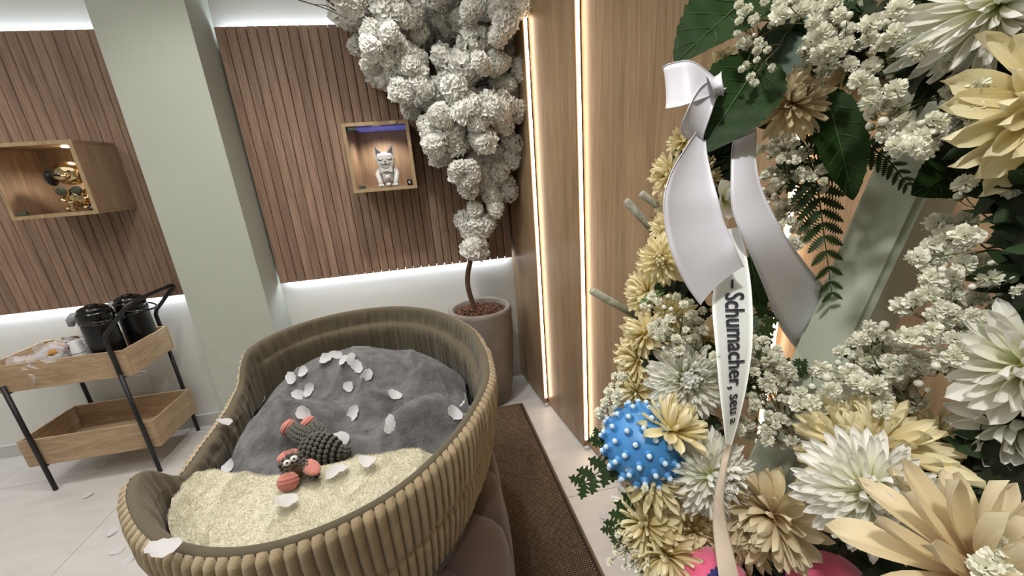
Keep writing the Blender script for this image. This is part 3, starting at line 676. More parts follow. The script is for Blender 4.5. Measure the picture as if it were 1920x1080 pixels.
# soft heights of the two covers
def g(x, y, cx, cy, sx, sy, rot=0):
    dx, dy = x - cx, y - cy; c, s = math.cos(rot), math.sin(rot); a = (dx * c + dy * s) / sx; b = (-dx * s + dy * c) / sy
    return math.exp(-(a * a + b * b))
def edge(x, y):
    dx, dy = x - BC.x, y - BC.y; t = math.atan2(dy, dx); return math.hypot(dx, dy) / (rad(t) - 0.048)
def hgrey(x, y):
    e = edge(x, y)
    lobes = [0.135 * g(x, y, -0.40, 1.50, .30, .15, -.1), 0.135 * g(x, y, -0.54, 1.17, .19, .13, .25), 0.125 * g(x, y, -0.13, 1.31, .14, .10, .7), 0.135 * g(x, y, -0.13, 1.07, .17, .09, .45), 0.115 * g(x, y, -0.38, 0.98, .16, .10), .10 * g(x, y, -.30, 1.24, .12, .08)]
    k = 90.0; h = math.log(sum(math.exp(k * a) for a in lobes)) / k
    h = 0.708 + h - 0.10 * max(0, e - 0.80) ** 2 / 0.04 * 1.0
    p = V(x, y, 0); w = noise.noise(p * 6) * 0.016 + noise.noise(V((x + y * .6) * 14, (y - x * .5) * 6, 2)) * 0.006
    ridge = (1 - abs(noise.noise(V(x * 5 + 3 + y * 2, y * 5 - x * 3, 1)))) ** 7 * 0.022
    return h + w + ridge + noise.noise(p * 60) * 0.0012
def cream_front(x):
    return float(np.interp(x, [-.80, -.72, -.66, -.58, -.50, -.42, -.34, -.25, -.15, -.07, .05], [.985, 1.0, .975, .93, .905, .905, .905, .91, .90, .875, .86]))
def hcream(x, y):
    e = edge(x, y); p = V(x, y, 5)
    h = 0.792 + 0.030 * (1 - min(1, e) ** 2) + 0.015 * g(x, y, -.55, .88, .12, .08) + 0.012 * g(x, y, -.1, .82, .12, .1)
    w = noise.noise(p * 7) * 0.012 + (1 - abs(noise.noise(V(x * 7 + 9, y * 9, 1)))) ** 8 * 0.012
    w += noise.noise(p * 34) * 0.0022 + noise.noise(p * 90) * 0.0008
    yb = cream_front(x); w -= 0.018 * max(0, 1 - (yb - y) / 0.02) ** 2 if y > yb - 0.02 else 0
    hh = h + w
    if y > yb - 0.09: hh = max(hh, hgrey(x, y) + 0.014 - (0.012 * max(0, 1 - (yb - y) / 0.012) if y > yb - .012 else 0))
    return hh
def grey_lim(t):   # outline of the grey cover; on the right it stops short of the lining
    gap = 0.05 * max(0, math.cos(t + 0.02)) ** 3 * (1 if -0.6 < t < 0.75 else 0.4)
    return rad(t) - 0.046 - gap
def polar_cover(name, nt, nr, limf, hf, m, parent, keep=None, thick=0.03, tip=1.0):
    vs, fs, ok = [], [], []
    for i in range(nr + 1):
        for c in range(nt):
            t = -math.pi + 2 * math.pi * c / nt; r = limf(t) * (i / nr); x = BC.x + r * math.cos(t); y = BC.y + r * math.sin(t)
            vs.append((x, y, hf(x, y)))
    base = len(vs)
    for i in range(nr):
        for c in range(nt):
            c2 = (c + 1) % nt; f = (i * nt + c, (i + 1) * nt + c, (i + 1) * nt + c2, i * nt + c2)
            if i == 0 : f = (0 * nt, (i + 1) * nt + c, (i + 1) * nt + c2)
            fs.append(f)
    for c in range(nt):   # hem
        x, y, z = vs[nr * nt + c]; vs.append((x, y, z - thick))
    for c in range(nt):
        c2 = (c + 1) % nt; fs.append((nr * nt + c, base + c, base + c2, nr * nt + c2))
    return obj(name, vs, fs, m, parent)
gb = empty('grey_blanket', (BC.x, BC.y, 0.70)); tag(gb, 'crumpled grey plush blanket filling the far end of the dog bed', 'blanket')
polar_cover('cloth', 300, 110, grey_lim, hgrey, m_grey, gb, thick=0.08)
# cream blanket: grid in x, and from its front hem to the lining
cbk = empty('cream_blanket', (-.35, .8, 0.75)); tag(cbk, 'creamy white fluffy fur blanket over the near end of the dog bed', 'blanket')
nx, ny = 230, 120; vs, fs = [], []
def lim_y(x):   # near side of the lining at this x
    lo, hi = 0.55, 1.2
    for _ in range(18):
        m_ = (lo + hi) / 2
        if edge(x, m_) > 0.985: lo = m_
        else: hi = m_
    return hi
X0, X1 = -0.722, 0.0
def xr(x): return x
for i in range(nx + 1):
    x = X0 + (X1 - X0) * i / nx; y0 = lim_y(x); y1 = cream_front(x) + noise.noise(V(x * 18, 3, 3)) * 0.010
    y1 = max(y1, y0 + 0.004)
    for j in range(ny + 1):
        y = y0 + (y1 - y0) * (j / ny); vs.append((x, y, hcream(x, y)))
for i in range(nx):
    for j in range(ny): fs.append((i * (ny + 1) + j, (i + 1) * (ny + 1) + j, (i + 1) * (ny + 1) + j + 1, i * (ny + 1) + j + 1))
b0 = len(vs)
for i in range(nx + 1):
    x, y, z = vs[i * (ny + 1) + ny]; vs.append((x, y - .004, z - 0.02))
for i in range(nx): fs.append((i * (ny + 1) + ny, (i + 1) * (ny + 1) + ny, b0 + i + 1, b0 + i))
obj('cloth', vs, fs, m_cream, cbk)
def fur(name, n, sampler, m, parent, L, wdt, seed, lean=0.7):
    rng = random.Random(seed); vs, fs = [], []
    for _ in range(n):
        q = sampler(rng)
        if q is None: continue
        p, nn = q; sw = noise.noise_vector(p * 16); d = (nn + V(sw.x, sw.y, 0) * lean * 2.2 + V(rng.uniform(-1, 1), rng.uniform(-1, 1), 0) * 0.45).normalized()
        s = d.cross(V(rng.uniform(-1, 1), rng.uniform(-1, 1), 0.2)).normalized() * wdt; l = L * rng.uniform(.6, 1.2); a = len(vs)
        mid = p + d * l * 0.55; tip = mid + (d + V(sw.x, sw.y, -.5) * 0.8).normalized() * l * 0.5
        vs += [p - s, p + s, mid + s * .7, mid - s * .7, tip]; fs += [(a, a + 1, a + 2, a + 3), (a + 3, a + 2, a + 4)]
    o = obj(name, vs, fs, m, parent); o['kind'] = 'stuff'; return o
def s_cream(rng):
    x = rng.uniform(X0, X1); y0 = lim_y_c(x); y1 = cream_front(x)
    if y1 < y0 + .01: return None
    y = rng.uniform(y0, y1 + 0.003); y = min(y, y1)
    return V(x, y, hcream(x, y) - 0.001), V(0, 0.15 if y > y1 - 0.012 else 0, 1)
_lx = np.linspace(X0, X1, 60); _ly = [lim_y(x) for x in _lx]
def lim_y_c(x): return float(np.interp(x, _lx, _ly))
m_furc = mat('cream_fur_pile', (226, 222, 202), 0.9, transl=0.3)
fur('fur_pile', 42000, s_cream, m_furc, cbk, 0.0075, 0.00042, 4, 1.1)
def s_grey(rng):
    t = rng.uniform(-math.pi, math.pi); r = grey_lim(t) * math.sqrt(rng.random()); x = BC.x + r * math.cos(t); y = BC.y + r * math.sin(t)
    if y < 0.86: return None
    return V(x, y, hgrey(x, y) - .0005), V(0, 0, 1)
m_furg = mat('grey_plush_pile', (110, 110, 111), 0.95)
fur('plush_pile', 22000, s_grey, m_furg, gb, 0.0035, 0.0004, 6)

# velvet pouf below the bed: a ring of padded channels
pf = empty('velvet_pouf', (-0.36, 1.10, 0)); tag(pf, 'low mauve-brown velvet pouf with padded channels carrying the dog bed', 'pouf')
nseg = 18; hx, hy = 0.455, 0.62
for s in range(nseg):
    vs, fs = [], []; nu, nv = 12, 14; a0, a1 = 2 * math.pi * s / nseg, 2 * math.pi * (s + 1) / nseg
    for i in range(nu + 1):
        u = i / nu; a = a0 + (a1 - a0) * u; bul = math.sin(math.pi * u) ** 0.5
        ca, sa = math.cos(a), math.sin(a); k = (abs(ca) ** 3.2 + abs(sa) ** 3.2) ** (-1 / 3.2)
        for j in range(nv + 1):
            v = j / nv
            if v < 0.7: z = 0.02 + 0.50 * v / 0.7; ins = 0.02 * (1 - bul) + 0.02 * (abs(2 * v / 0.7 - 1) ** 3)
            else: w = (v - 0.7) / 0.3; z = 0.52 + 0.052 * math.sin(w * math.pi / 2); ins = 0.02 * (1 - bul) + 0.02 + w * 0.22 * w
            zz = z - 0.018 * (1 - bul) * (1 if v > .7 else 0)
            vs.append((pf.location.x + (hx * k - ins) * ca, pf.location.y + (hy * k - ins) * sa, zz))
    for i in range(nu):
        for j in range(nv): fs.append((i * (nv + 1) + j, (i + 1) * (nv + 1) + j, (i + 1) * (nv + 1) + j + 1, i * (nv + 1) + j + 1))
    obj('channel', vs, fs, m_velvet, pf)
lathe('top_pad', [(0.0, 0.0), (0.36, 0.0), (0.38, 0.02), (0.36, 0.035), (0.0, 0.04)], (-0.36, 1.10, 0.535), m_velvet, pf, 40)

# ------------------------------------------------------------------ plush elephant
m_nub = mat('grey_nub_plush', (82, 80, 70), 0.9, noise_s=60, noise_a=0.12, sheen=0.3)
m_nubbase = mat('dark_seam_plush', (30, 28, 26), 0.95)
m_pinkc = mat('salmon_corduroy', (206, 128, 114), 0.85, noise_s=40, noise_a=0.1, sheen=0.3)
m_eye = mat('toy_eye_white', (228, 228, 222), 0.35)
m_brownp = mat('brown_mouth_plush', (74, 54, 34), 0.8)
def surf(u, v, lift=0.0):
    lo, hi = 0.68, 0.93; z = hi      # walk down the line of sight until it meets the covers
    while z > lo:
        p = onplane(u, v, 2, z); h = max(hgrey(p.x, p.y), hcream(p.x, p.y)) if p.y < cream_front(p.x) else hgrey(p.x, p.y)
        if z <= h + lift: break
        z -= 0.001
    return p
toy = empty('plush_elephant', surf(590, 860)); tag(toy, 'grey nubby plush toy with salmon feet, ears and forehead lying face up on the blankets', 'soft toy')
def nubby(name, a, b, ra, rb, pitch=0.0125, mid=None):
    "capsule covered in round nubs"
    mid_r = mid if mid else (ra + rb) / 2 * 1.08
    ax = (b - a); L = ax.length; F = frame(ax); mb = MB(); core = []
    n = 9; rsn = [ra * 0.55, ra * .95] + [0] * (n - 4) + [rb * .95, rb * .5]
    def rr(t): return (ra * (1 - t) + rb * t) * (1 - (2 * t - 1) ** 2) + (ra * (1 - t) + rb * t) * 0.75 * (2 * t - 1) ** 2 + (mid_r - (ra + rb) / 2) * (1 - (2 * t - 1) ** 2)
    ts = [i / 10 for i in range(11)]
    mb.add(tube_data([a + ax * t for t in ts], [rr(t) * 0.88 for t in ts], 14), 1)
    nr = max(3, int(L / pitch))
    for i in range(nr + 1):
        t = i / nr; r = rr(t); m_ = max(5, int(2 * math.pi * r / pitch))
        for k in range(m_):
            an = 2 * math.pi * (k + 0.15 * (i % 2)) / m_; d = F @ V(math.cos(an), math.sin(an), 0); c = a + ax * t + d * r * 0.93
            Fn = frame(d, ax); vs_, fs_ = sphere_data((0, 0, 0), pitch * 0.56, 8, 5, (0.92, 0.92, 0.55)); mb.add(([c + Fn @ q for q in vs_], fs_), 0)
    return mb.build(name, None, toy, mats=[m_nub, m_nubbase])
def ribbed(name, c, r, ax, sc_=(1, 1, 1), n=6, m=None):
    "ellipsoid with corduroy ribs around the axis ax"
    F = frame(ax); vs, fs = sphere_data((0, 0, 0), 1, 22, 30, (1, 1, 1)); out = []
    for q in vs:
        w = 1 + 0.05 * math.cos(q.z * math.pi * n); out.append(Vector(c) + F @ V(q.x * w * r * sc_[0], q.y * w * r * sc_[1], q.z * r * sc_[2]))
    return obj(name, out, fs, m or m_pinkc, toy)
S = surf
bodyA, bodyB = S(572, 838, .035), S(640, 848, .026)
nubby('body', bodyA, bodyB, .040, .024, .0125, .043)
nubby('tail_end', bodyB, S(655, 845, .018), .018, .012, .010)
nubby('leg', S(585, 828, .038), S(548, 805, .040), .021, .021, .0115)
ribbed('foot', S(539, 801, .042), .021, S(539, 801, .042) - S(560, 810, .04), (1.1, 1.1, .75), 4)
nubby('leg', S(606, 824, .034), S(586, 797, .036), .020, .020, .0115)
ribbed('foot', S(576, 793, .037), .021, S(576, 793, .036) - S(592, 806, .035), (1.1, 1.1, .75), 4)
MB().add(sphere_data(S(575, 818, .022), .017, 14, 8)).build('hind_foot', m_pinkc, toy)
hc = S(548, 868, .026)
nubby('head', S(530, 878, .030), S(562, 858, .030), .018, .018, .010, .021)
fh = ribbed('forehead', S(541, 855, .042), .027, S(541, 845, .04) - S(541, 865, .04), (1.0, .55, .85), 5)
# spiral embroidery on the forehead
sp = S(541, 848, .066); ax_ = S(550, 846, .066) - sp; ay_ = S(541, 840, .066) - sp; ax_.normalize(); ay_.normalize()
tube('spiral_stitch', [sp + (ax_ * math.cos(t) + ay_ * math.sin(t)) * (0.0016 + 0.0011 * t / 1.6) for t in np.linspace(0, 13, 44)], 0.0008, m_ink, toy, 5)
for (u, v) in ((551, 860), (538, 868)):
    c = S(u, v, .056); o = MB().add(sphere_data(c + (V(0, 0, CAMZ) - c).normalized() * .004, .0085, 14, 10, (1, 1, .8))).build('eye', m_eye, toy)
    dcam = (V(0, 0, CAMZ) - c).normalized(); MB().add(sphere_data(c + dcam * .0110, .0026, 8, 6)).build('pupil', m_ink, o)
MB().add(sphere_data(S(555, 882, .024), .021, 16, 10, (1.1, .9, .8))).build('mouth', m_brownp, toy)
nubby('arm', S(566, 868, .034), S(592, 893, .016), .013, .012, .010)
ribbed('ear', S(583, 876, .030), .017, S(595, 888, .03) - S(572, 866, .03), (1.05, .6, 1.9), 6)
nubby('arm', S(533, 886, .026), S(551, 898, .018), .011, .012, .010)
ribbed('ear', S(540, 903, .018), .022, S(540, 893, .03) - S(542, 912, .01), (1.1, .8, 1.0), 5)

# ------------------------------------------------------------------ loose petals
m_petal = mat('fabric_petal', (240, 240, 242), 0.7, transl=0.35, noise_s=30, noise_a=0.04, bump=0.2, bump_s=250)
def petal_mesh(seed):
    rng = random.Random(seed); n, m_ = 10, 18; vs, fs = [V(0, 0, 0)], []
    ph = [rng.uniform(0, 6.28) for _ in range(4)]
    for i in range(1, n + 1):
        t = i / n
        for k in range(m_):
            a = 2 * math.pi * k / m_; r = t * (1 + 0.10 * math.sin(2 * a + ph[0]) + 0.07 * math.sin(3 * a + ph[1]) + 0.05 * math.sin(7 * a + ph[2]))
            if abs(a - math.pi * 1.5) < 0.35: r *= 0.86
            x, y = r * math.cos(a), r * math.sin(a) * 0.82
            vs.append(V(x, y, 0.16 * x * x * math.sin(ph[3]) + 0.22 * t * t * math.sin(2 * a + ph[1]) * 0.6 + 0.05 * t * math.sin(9 * a + ph[2]) + 0.12 * t ** 2))
    for k in range(m_): fs.append((0, 1 + k, 1 + (k + 1) % m_))
    for i in range(n - 1):
        for k in range(m_): fs.append((1 + i * m_ + k, 1 + (i + 1) * m_ + k, 1 + (i + 1) * m_ + (k + 1) % m_, 1 + i * m_ + (k + 1) % m_))
    return mesh('fabric_petal', vs, fs, m_petal)
pms = [petal_mesh(s) for s in range(6)]
def petal(p, nrm, r, label, k, rot):
    o = bpy.data.objects.new('fabric_petal', pms[k % 6]); COL.objects.link(o)
    F = frame(nrm, V(math.cos(rot), math.sin(rot), 0)); o.matrix_world = Matrix.Translation(p) @ F.to_4x4() @ Matrix.Diagonal((r, r, r, 1)); tag(o, label, 'petal')
    o['group'] = 'loose white fabric petals'; return o
def nsurf(x, y, hf):
    e = 0.012; return V(-(hf(x + e, y) - hf(x - e, y)) / (2 * e), -(hf(x, y + e) - hf(x, y - e)) / (2 * e), 1).normalized()
onbed = [(512, 703, 'leftmost of the row at the upper left of the grey blanket'), (548, 710, 'second petal of the row at the upper left of the grey blanket'), (569, 698, 'third petal of the row at the upper left of the grey blanket'),
 (560, 742, 'lower of the two overlapping petals on the left of the grey blanket'), (580, 731, 'upper of the two overlapping petals on the left of the grey blanket'), (568, 775, 'round one on the grey blanket just above the plush toy'),
 (612, 672, 'left petal of the curved chain near the top of the grey blanket'), (630, 666, 'second petal of the curved chain near the top of the grey blanket'), (645, 677, 'third petal of the curved chain near the top of the grey blanket'), (658, 674, 'pointed one in the middle of the curved chain'),
 (671, 688, 'round petal low in the curved chain on the grey blanket'), (687, 703, 'lowest right one of the curved chain on the grey blanket'), (655, 725, 'single narrow petal below the curved chain on the grey blanket'),
 (662, 776, 'petal standing in the fold at the middle of the grey blanket'), (739, 742, 'petal in the crease at the right of the grey blanket'), (733, 795, 'oval petal low on the right lobe of the grey blanket'), (852, 775, 'petal at the right edge of the grey blanket'),
 (637, 826, 'translucent petal right behind the body of the plush toy'), (432, 875, 'petal at the left where the cream fur meets the grey blanket'), (416, 845, 'folded petal between grey blanket and lining at the left'), (493, 752, 'upright petal at the left edge of the grey blanket'),
 (445, 800, 'sliver of a petal on the left rim of the grey blanket'), (580, 660, 'small petal half hidden at the far left edge of the grey blanket')]
rng = random.Random(9)
for k, (u, v, lab) in enumerate(onbed):
    p = surf(u, v, 0.004); nn = nsurf(p.x, p.y, hgrey); nn = (nn + (V(0, 0, CAMZ) - p).normalized() * .55 + V(rng.uniform(-.3, .3), rng.uniform(-.3, .3), 0)).normalized()
    petal(p + nn * .004, nn, rng.uniform(.021, .027), 'white fabric petal, ' + lab, k, rng.uniform(0, 6.28))
for k, (u, v, lab) in enumerate([(535, 942, 'large translucent petal on the cream fur blanket below the toy'), (632, 885, 'pale petal on the cream fur close to the grey blanket'), (690, 868, 'second pale petal on the cream fur, right of the toy')]):
    p = surf(u, v, 0.010); nn = nsurf(p.x, p.y, hcream); petal(p + V(0, 0, .004), nn, rng.uniform(.022, .026), 'white fabric petal, ' + lab, k + 2, rng.uniform(0, 6.28))
for k, (u, v, z, n_, lab) in enumerate([(310, 1040, .913, (.1, .1, 1), 'big near petal lying over the rim of the dog bed'), (420, 794, .80, (.6, .2, .8), 'petal caught on the low entrance rim of the dog bed'), (878, 772, .80, (-.7, .3, .5), 'petal standing in the gap at the right of the grey blanket'), (872, 752, .83, (-.9, .2, .4), 'upper petal standing in the gap at the right of the grey blanket')]):
    p = onplane(u, v, 2, z); petal(p + V(0, 0, .012 if k == 0 else .004), V(*n_), .027 if k == 0 else .023, 'white fabric petal, ' + lab, k + 1, 1.1 + k)
for k, (u, v, lab) in enumerate([(166, 929, 'on the floor tiles in front of the serving cart'), (211, 999, 'on the floor left of the dog bed, upper of three'), (220, 1033, 'on the floor left of the dog bed, middle of three'), (243, 1048, 'on the floor left of the dog bed, nearest the bed'), (190, 873, 'on the floor in the shadow under the serving cart'), (1131, 968, 'on the floor tile right of the rug near the wreath')]):
    p = onplane(u, v, 2, 0.004); petal(p, V(rng.uniform(-.15, .15), rng.uniform(-.15, .15), 1), .024, 'white fabric petal ' + lab, k, rng.uniform(0, 6.28))
# ------------------------------------------------------------------ funeral wreath on its stand (foreground)
K = 0.70                                        # the wreath's own scale
m_white = None
def grad_petal(name, base, mid, tip, rough=0.55, transl=0.3, vein=0.05):
    "petal colour along its length (object y): base -> mid -> tip"
    m = mat(name, mid, rough, transl=transl); nt = m.node_tree; b = nt.nodes['Principled BSDF']
    tc = nt.nodes.new('ShaderNodeTexCoord'); sx = nt.nodes.new('ShaderNodeSeparateXYZ'); r = nt.nodes.new('ShaderNodeValToRGB')
    nt.links.new(tc.outputs['Object'], sx.inputs[0]); nt.links.new(sx.outputs[1], r.inputs[0])
    e = r.color_ramp.elements; e[0].position = 0.08; e[0].color = lin(base); e[1].position = 1.0; e[1].color = lin(tip); q = e.new(0.5); q.color = lin(mid)
    mp = nt.nodes.new('ShaderNodeMapping'); mp.inputs['Scale'].default_value = (34, 1.5, 1); n = nt.nodes.new('ShaderNodeTexNoise'); n.inputs['Scale'].default_value = 1.0
    nt.links.new(tc.outputs['Object'], mp.inputs[0]); nt.links.new(mp.outputs[0], n.inputs['Vector'])
    mr = nt.nodes.new('ShaderNodeMapRange'); mr.inputs[3].default_value = 1 - vein * 2; mr.inputs[4].default_value = 1 + vein * 2; nt.links.new(n.outputs[0], mr.inputs[0])
    oi = nt.nodes.new('ShaderNodeObjectInfo'); m3 = nt.nodes.new('ShaderNodeMapRange'); m3.inputs[3].default_value = 0.93; m3.inputs[4].default_value = 1.05; nt.links.new(oi.outputs['Random'], m3.inputs[0])
    ml = nt.nodes.new('ShaderNodeMath'); ml.operation = 'MULTIPLY'; nt.links.new(mr.outputs[0], ml.inputs[0]); nt.links.new(m3.outputs[0], ml.inputs[1])
    mx = nt.nodes.new('ShaderNodeMix'); mx.data_type = 'RGBA'; mx.blend_type = 'MULTIPLY'; mx.inputs[0].default_value = 1
    nt.links.new(r.outputs[0], mx.inputs[6]); nt.links.new(ml.outputs[0], mx.inputs[7]); nt.links.new(mx.outputs[2], b.inputs['Base Color'])
    bp = nt.nodes.new('ShaderNodeBump'); bp.inputs['Strength'].default_value = 0.35; bp.inputs['Distance'].default_value = 0.001; nt.links.new(n.outputs[0], bp.inputs['Height']); nt.links.new(bp.outputs[0], b.inputs['Normal'])
    for nd in nt.nodes:
        if nd.type == 'BSDF_TRANSLUCENT': nt.links.new(mx.outputs[2], nd.inputs[0])
    return m
m_pw = grad_petal('white_mum_petal', (214, 220, 150), (240, 240, 222), (248, 248, 244), transl=.35)
m_py = grad_petal('cream_mum_petal', (208, 186, 120), (234, 221, 170), (242, 234, 200))
m_pt = grad_petal('wilting_mum_petal', (176, 142, 106), (214, 196, 154), (230, 218, 186))
m_calyx = mat('flower_calyx', (96, 108, 66), 0.6)
m_stem = mat('flower_stem', (124, 128, 92), 0.6, noise_s=30, noise_a=0.1)
m_disc_y = mat('yellow_centre', (206, 178, 90), 0.8, noise_s=500, noise_a=0.3)
m_disc_b = mat('brown_centre', (150, 108, 70), 0.85, noise_s=400, noise_a=0.4)
def petal_unit(name, m, wid, cup, curl, point=0.0, nu=9, nv=6, seed=0):
    rng = random.Random(seed); vs, fs = [], []; sk = rng.uniform(-.05, .05)
    for i in range(nu + 1):
        t = i / nu; w = wid * 0.5 * (0.42 + 0.58 * min(1, t / 0.6) ** 0.9) * (math.sqrt(max(0, 1 - max(0, (t - 0.66) / 0.34) ** 2)) if t > .66 else 1)
        w = w * (1 - point * max(0, t - .6)) + 0.004
        for k in range(nv + 1):
            f_ = 2 * k / nv - 1
            vs.append((w * f_ + sk * t * t, t, cup * wid * (f_ * f_) * (0.3 + t * .7) + curl * t * t + 0.02 * math.sin(f_ * 6 + seed) * t))
    for i in range(nu):
        for k in range(nv): a = i * (nv + 1) + k; fs.append((a, a + 1, a + nv + 2, a + nv + 1))
    return mesh(name, vs, fs, m)
PM = {}
for key, m in (('w', m_pw), ('y', m_py), ('t', m_pt)):
    PM[key] = dict(inner=[petal_unit('petal', m, .30, .55, .45, .3, seed=s) for s in range(3)], mid=[petal_unit('petal', m, .27, .42, .18, .4, seed=s + 3) for s in range(3)],
                   outer=[petal_unit('petal', m, .30, .30, -.10, .3, seed=s + 6) for s in range(3)], broad=[petal_unit('petal', m, .42, .22, -.12, .1, seed=s + 9) for s in range(3)])
def mum(label, u, v, d, rpx, face, kind='w', style='full', seed=0, n=None, stem=None, droop=0.0, spin=0.0, name='chrysanthemum', group=None):
    "flower head centred at image position (u, v), distance d, radius rpx; face = direction it looks in (right, down, forward)"
    d *= K; rng = random.Random(seed * 31 + 5); c = P(u, v, d); Rm = rpx * d / FPX; z = D(*face); F = frame(z, D(math.sin(spin), -math.cos(spin), 0.01))
    root = empty(name, mat_=Matrix.Translation(c) @ F.to_4x4()); tag(root, label, 'flower', group)
    sets = PM[kind]
    if style == 'full': N = n or 110; e0, e1 = 82, -22 - droop; dome = 0.20; lin_ = 0.42; pw = .80 if (n or 110) < 150 else .62
    elif style == 'cup': n = int((n or 62) * 1.25); N = n or 62; e0, e1 = 78, 12; dome = 0.10; lin_ = 0.5; pw = .9
    elif style == 'daisy': N = n or 48; e0, e1 = 52, 2; dome = 0.05; lin_ = 0.72; pw = .82
    elif style == 'back': N = n or 44; e0, e1 = 60, -12; dome = 0.08; lin_ = .7; pw = 1.0
    else: N = n or 18; e0, e1 = 84, 40; dome = 0.10; lin_ = .8; pw = 1.9
    for i in range(N):
        t = (i + .5) / N; a = i * 2.39996 + rng.uniform(-.12, .12); e = math.radians(e0 + (e1 - e0) * t ** 0.75 + rng.uniform(-7, 7))
        L = Rm * (lin_ + (1 - lin_) * t ** 0.8) * rng.uniform(.9, 1.06)
        if droop and t > .8: L *= 1.1
        r0 = Rm * 0.10 * t; base = V(math.cos(a) * r0, math.sin(a) * r0, Rm * dome * (1 - t) - Rm * .12)
        yd = V(math.cos(e) * math.cos(a), math.cos(e) * math.sin(a), math.sin(e)); zd = V(-math.sin(e) * math.cos(a), -math.sin(e) * math.sin(a), math.cos(e)); xd = yd.cross(zd)
        tw_ = rng.uniform(-.35, .35); xd2 = xd * math.cos(tw_) + zd * math.sin(tw_); zd2 = xd2.cross(yd)
        ms = sets['inner'] if t < .35 else sets['mid'] if t < .72 else (sets['broad'] if (rng.random() < .5 and style != 'full') else sets['outer'])
        o = bpy.data.objects.new('petal', rng.choice(ms)); COL.objects.link(o); o.parent = root
        ws = L * pw * rng.uniform(.85, 1.1)
        Mx = Matrix((xd2 * ws, yd * L, zd2 * L)).transposed().to_4x4(); Mx.translation = base; o.matrix_basis = Mx
    if style in ('daisy', 'cup', 'back'):
        MB().add(sphere_data((0, 0, -Rm * .02), Rm * .17, 14, 8, (1, 1, .5))).build('flower_centre', m_disc_b if kind == 't' else m_disc_y, root, world=False)
    MB().add(lathe_data([(Rm * .05, -Rm * .30), (Rm * .16, -Rm * .24), (Rm * .20, -Rm * .12), (Rm * .10, -Rm * .08)], (0, 0, 0), 14)).build('calyx', m_calyx, root, world=False)
    if stem:
        q = P(stem[0], stem[1], stem[2] * K); inv = root.matrix_world.inverted() if False else (Matrix.Translation(c) @ F.to_4x4()).inverted(); q = inv @ q
        tube('stem', spline([V(0, 0, -Rm * .28), V(0, 0, -Rm * .5) .lerp(q, .4), q], 5), Rm * .05 + .0008, m_stem, root, 8, world=False)
    return root
# wreath body: foam ring wrapped in moss, dark filler leaves, support sticks
m_moss = mat('dark_moss', (34, 42, 24), 0.95, noise_s=60, noise_a=0.4, bump=0.8, bump_s=120)
m_fill = mat('dark_green_foliage', (46, 66, 38), 0.5, noise_s=20, noise_a=0.3, transl=0.1)
wreath = empty('funeral_wreath', P(1560, 560, .5 * K)); tag(wreath, 'flower wreath body of dark moss and foliage on the stand, nearest thing to the camera', 'wreath')
ringpx = [(1400, 170, .70), (1340, 260, .74), (1285, 400, .77), (1265, 540, .78), (1262, 680, .78), (1290, 820, .74), (1340, 960, .70), (1440, 1060, .62), (1580, 1090, .54), (1740, 1030, .47), (1880, 900, .43), (1990, 720, .40), (2020, 500, .39), (1985, 300, .40), (1890, 150, .44), (1740, 70, .50), (1560, 70, .60), (1400, 170, .70)]
ring = spline([P(u, v, d * K) for u, v, d in ringpx], 8)
vs_, fs_ = tube_data(ring, [0.028 + .004 * math.sin(i * 1.7) for i in range(len(ring))], 12, False)
obj('moss_ring', vs_, fs_, m_moss, wreath)
fm = MB(); rng = random.Random(77); lu = leaf_mesh('filler', m_fill, 5, 1, 0.2, lobes=0)
lv = [v.co.copy() for v in lu.vertices]; lf = [tuple(p.vertices) for p in lu.polygons]; bpy.data.meshes.remove(lu)
for i in range(1900):
    k = rng.randrange(len(ring) - 1); p = ring[k]; t = (ring[k + 1] - ring[k]).normalized(); d = V(rng.gauss(0, 1), rng.gauss(0, 1), rng.gauss(0, 1)); d = (d - t * d.dot(t) * .6).normalized()
    L = rng.uniform(.018, .042); F = frame(V(rng.gauss(0, 1), rng.gauss(0, 1), rng.gauss(0, 1)), d)
    fm.add(([p + d * 0.018 + F @ (q * L) for q in lv], lf))
f_ = fm.build('filler_foliage', m_fill, wreath); f_['kind'] = 'stuff'
m_stick = mat('frosted_stick', (150, 150, 132), 0.8, noise_s=120, noise_a=0.35, bump=0.6, bump_s=300)
for (a, b, c, dd, da, db, r) in ((1174, 377, 1245, 455, .71, .76, 7), (1203, 363, 1270, 415, .73, .77, 7), (1110, 545, 1215, 605, .68, .76, 7)):
    q1, q2 = P(a, b, da * K), P(c, dd, db * K); tube('support_stick', [q1, q1.lerp(q2, .5), q2], r * .7 * K / FPX, m_stick, wreath, 8)

# stand: slanted grey-green painted leg and its feet
m_stand = mat('grey_green_paint', (186, 194, 174), 0.45, noise_s=12, noise_a=0.03, bump=0.15, bump_s=300)
stand = empty('wreath_stand', (0.04, 0.36, 0)); tag(stand, 'grey-green painted stand with a thick slanted leg behind the wreath', 'easel')
A_, B_ = P(1736, 300, .63 * K), P(1616, 560, .69 * K); dv = (B_ - A_).normalized(); tfl = (0 - B_.z + 0.002) / dv.z; foot = B_ + dv * tfl; top = A_ - dv * 0.16
fn = D(-1, .0, -.35); sx_ = (dv.cross(fn)).normalized(); nz_ = sx_.cross(dv).normalized()
if sx_.dot(D(1, 0, 0)) < 0: sx_ = -sx_
if nz_.dot(D(0, 0, -1)) < 0: nz_ = -nz_
bm = bmesh.new(); hw, hd = 0.030, 0.035; vsb = []
for e in (foot, top):
    for s1, s2 in ((-1, -1), (1, -1), (1, 1), (-1, 1)): vsb.append(bm.verts.new(e + sx_ * hw * s1 + nz_ * hd * s2))
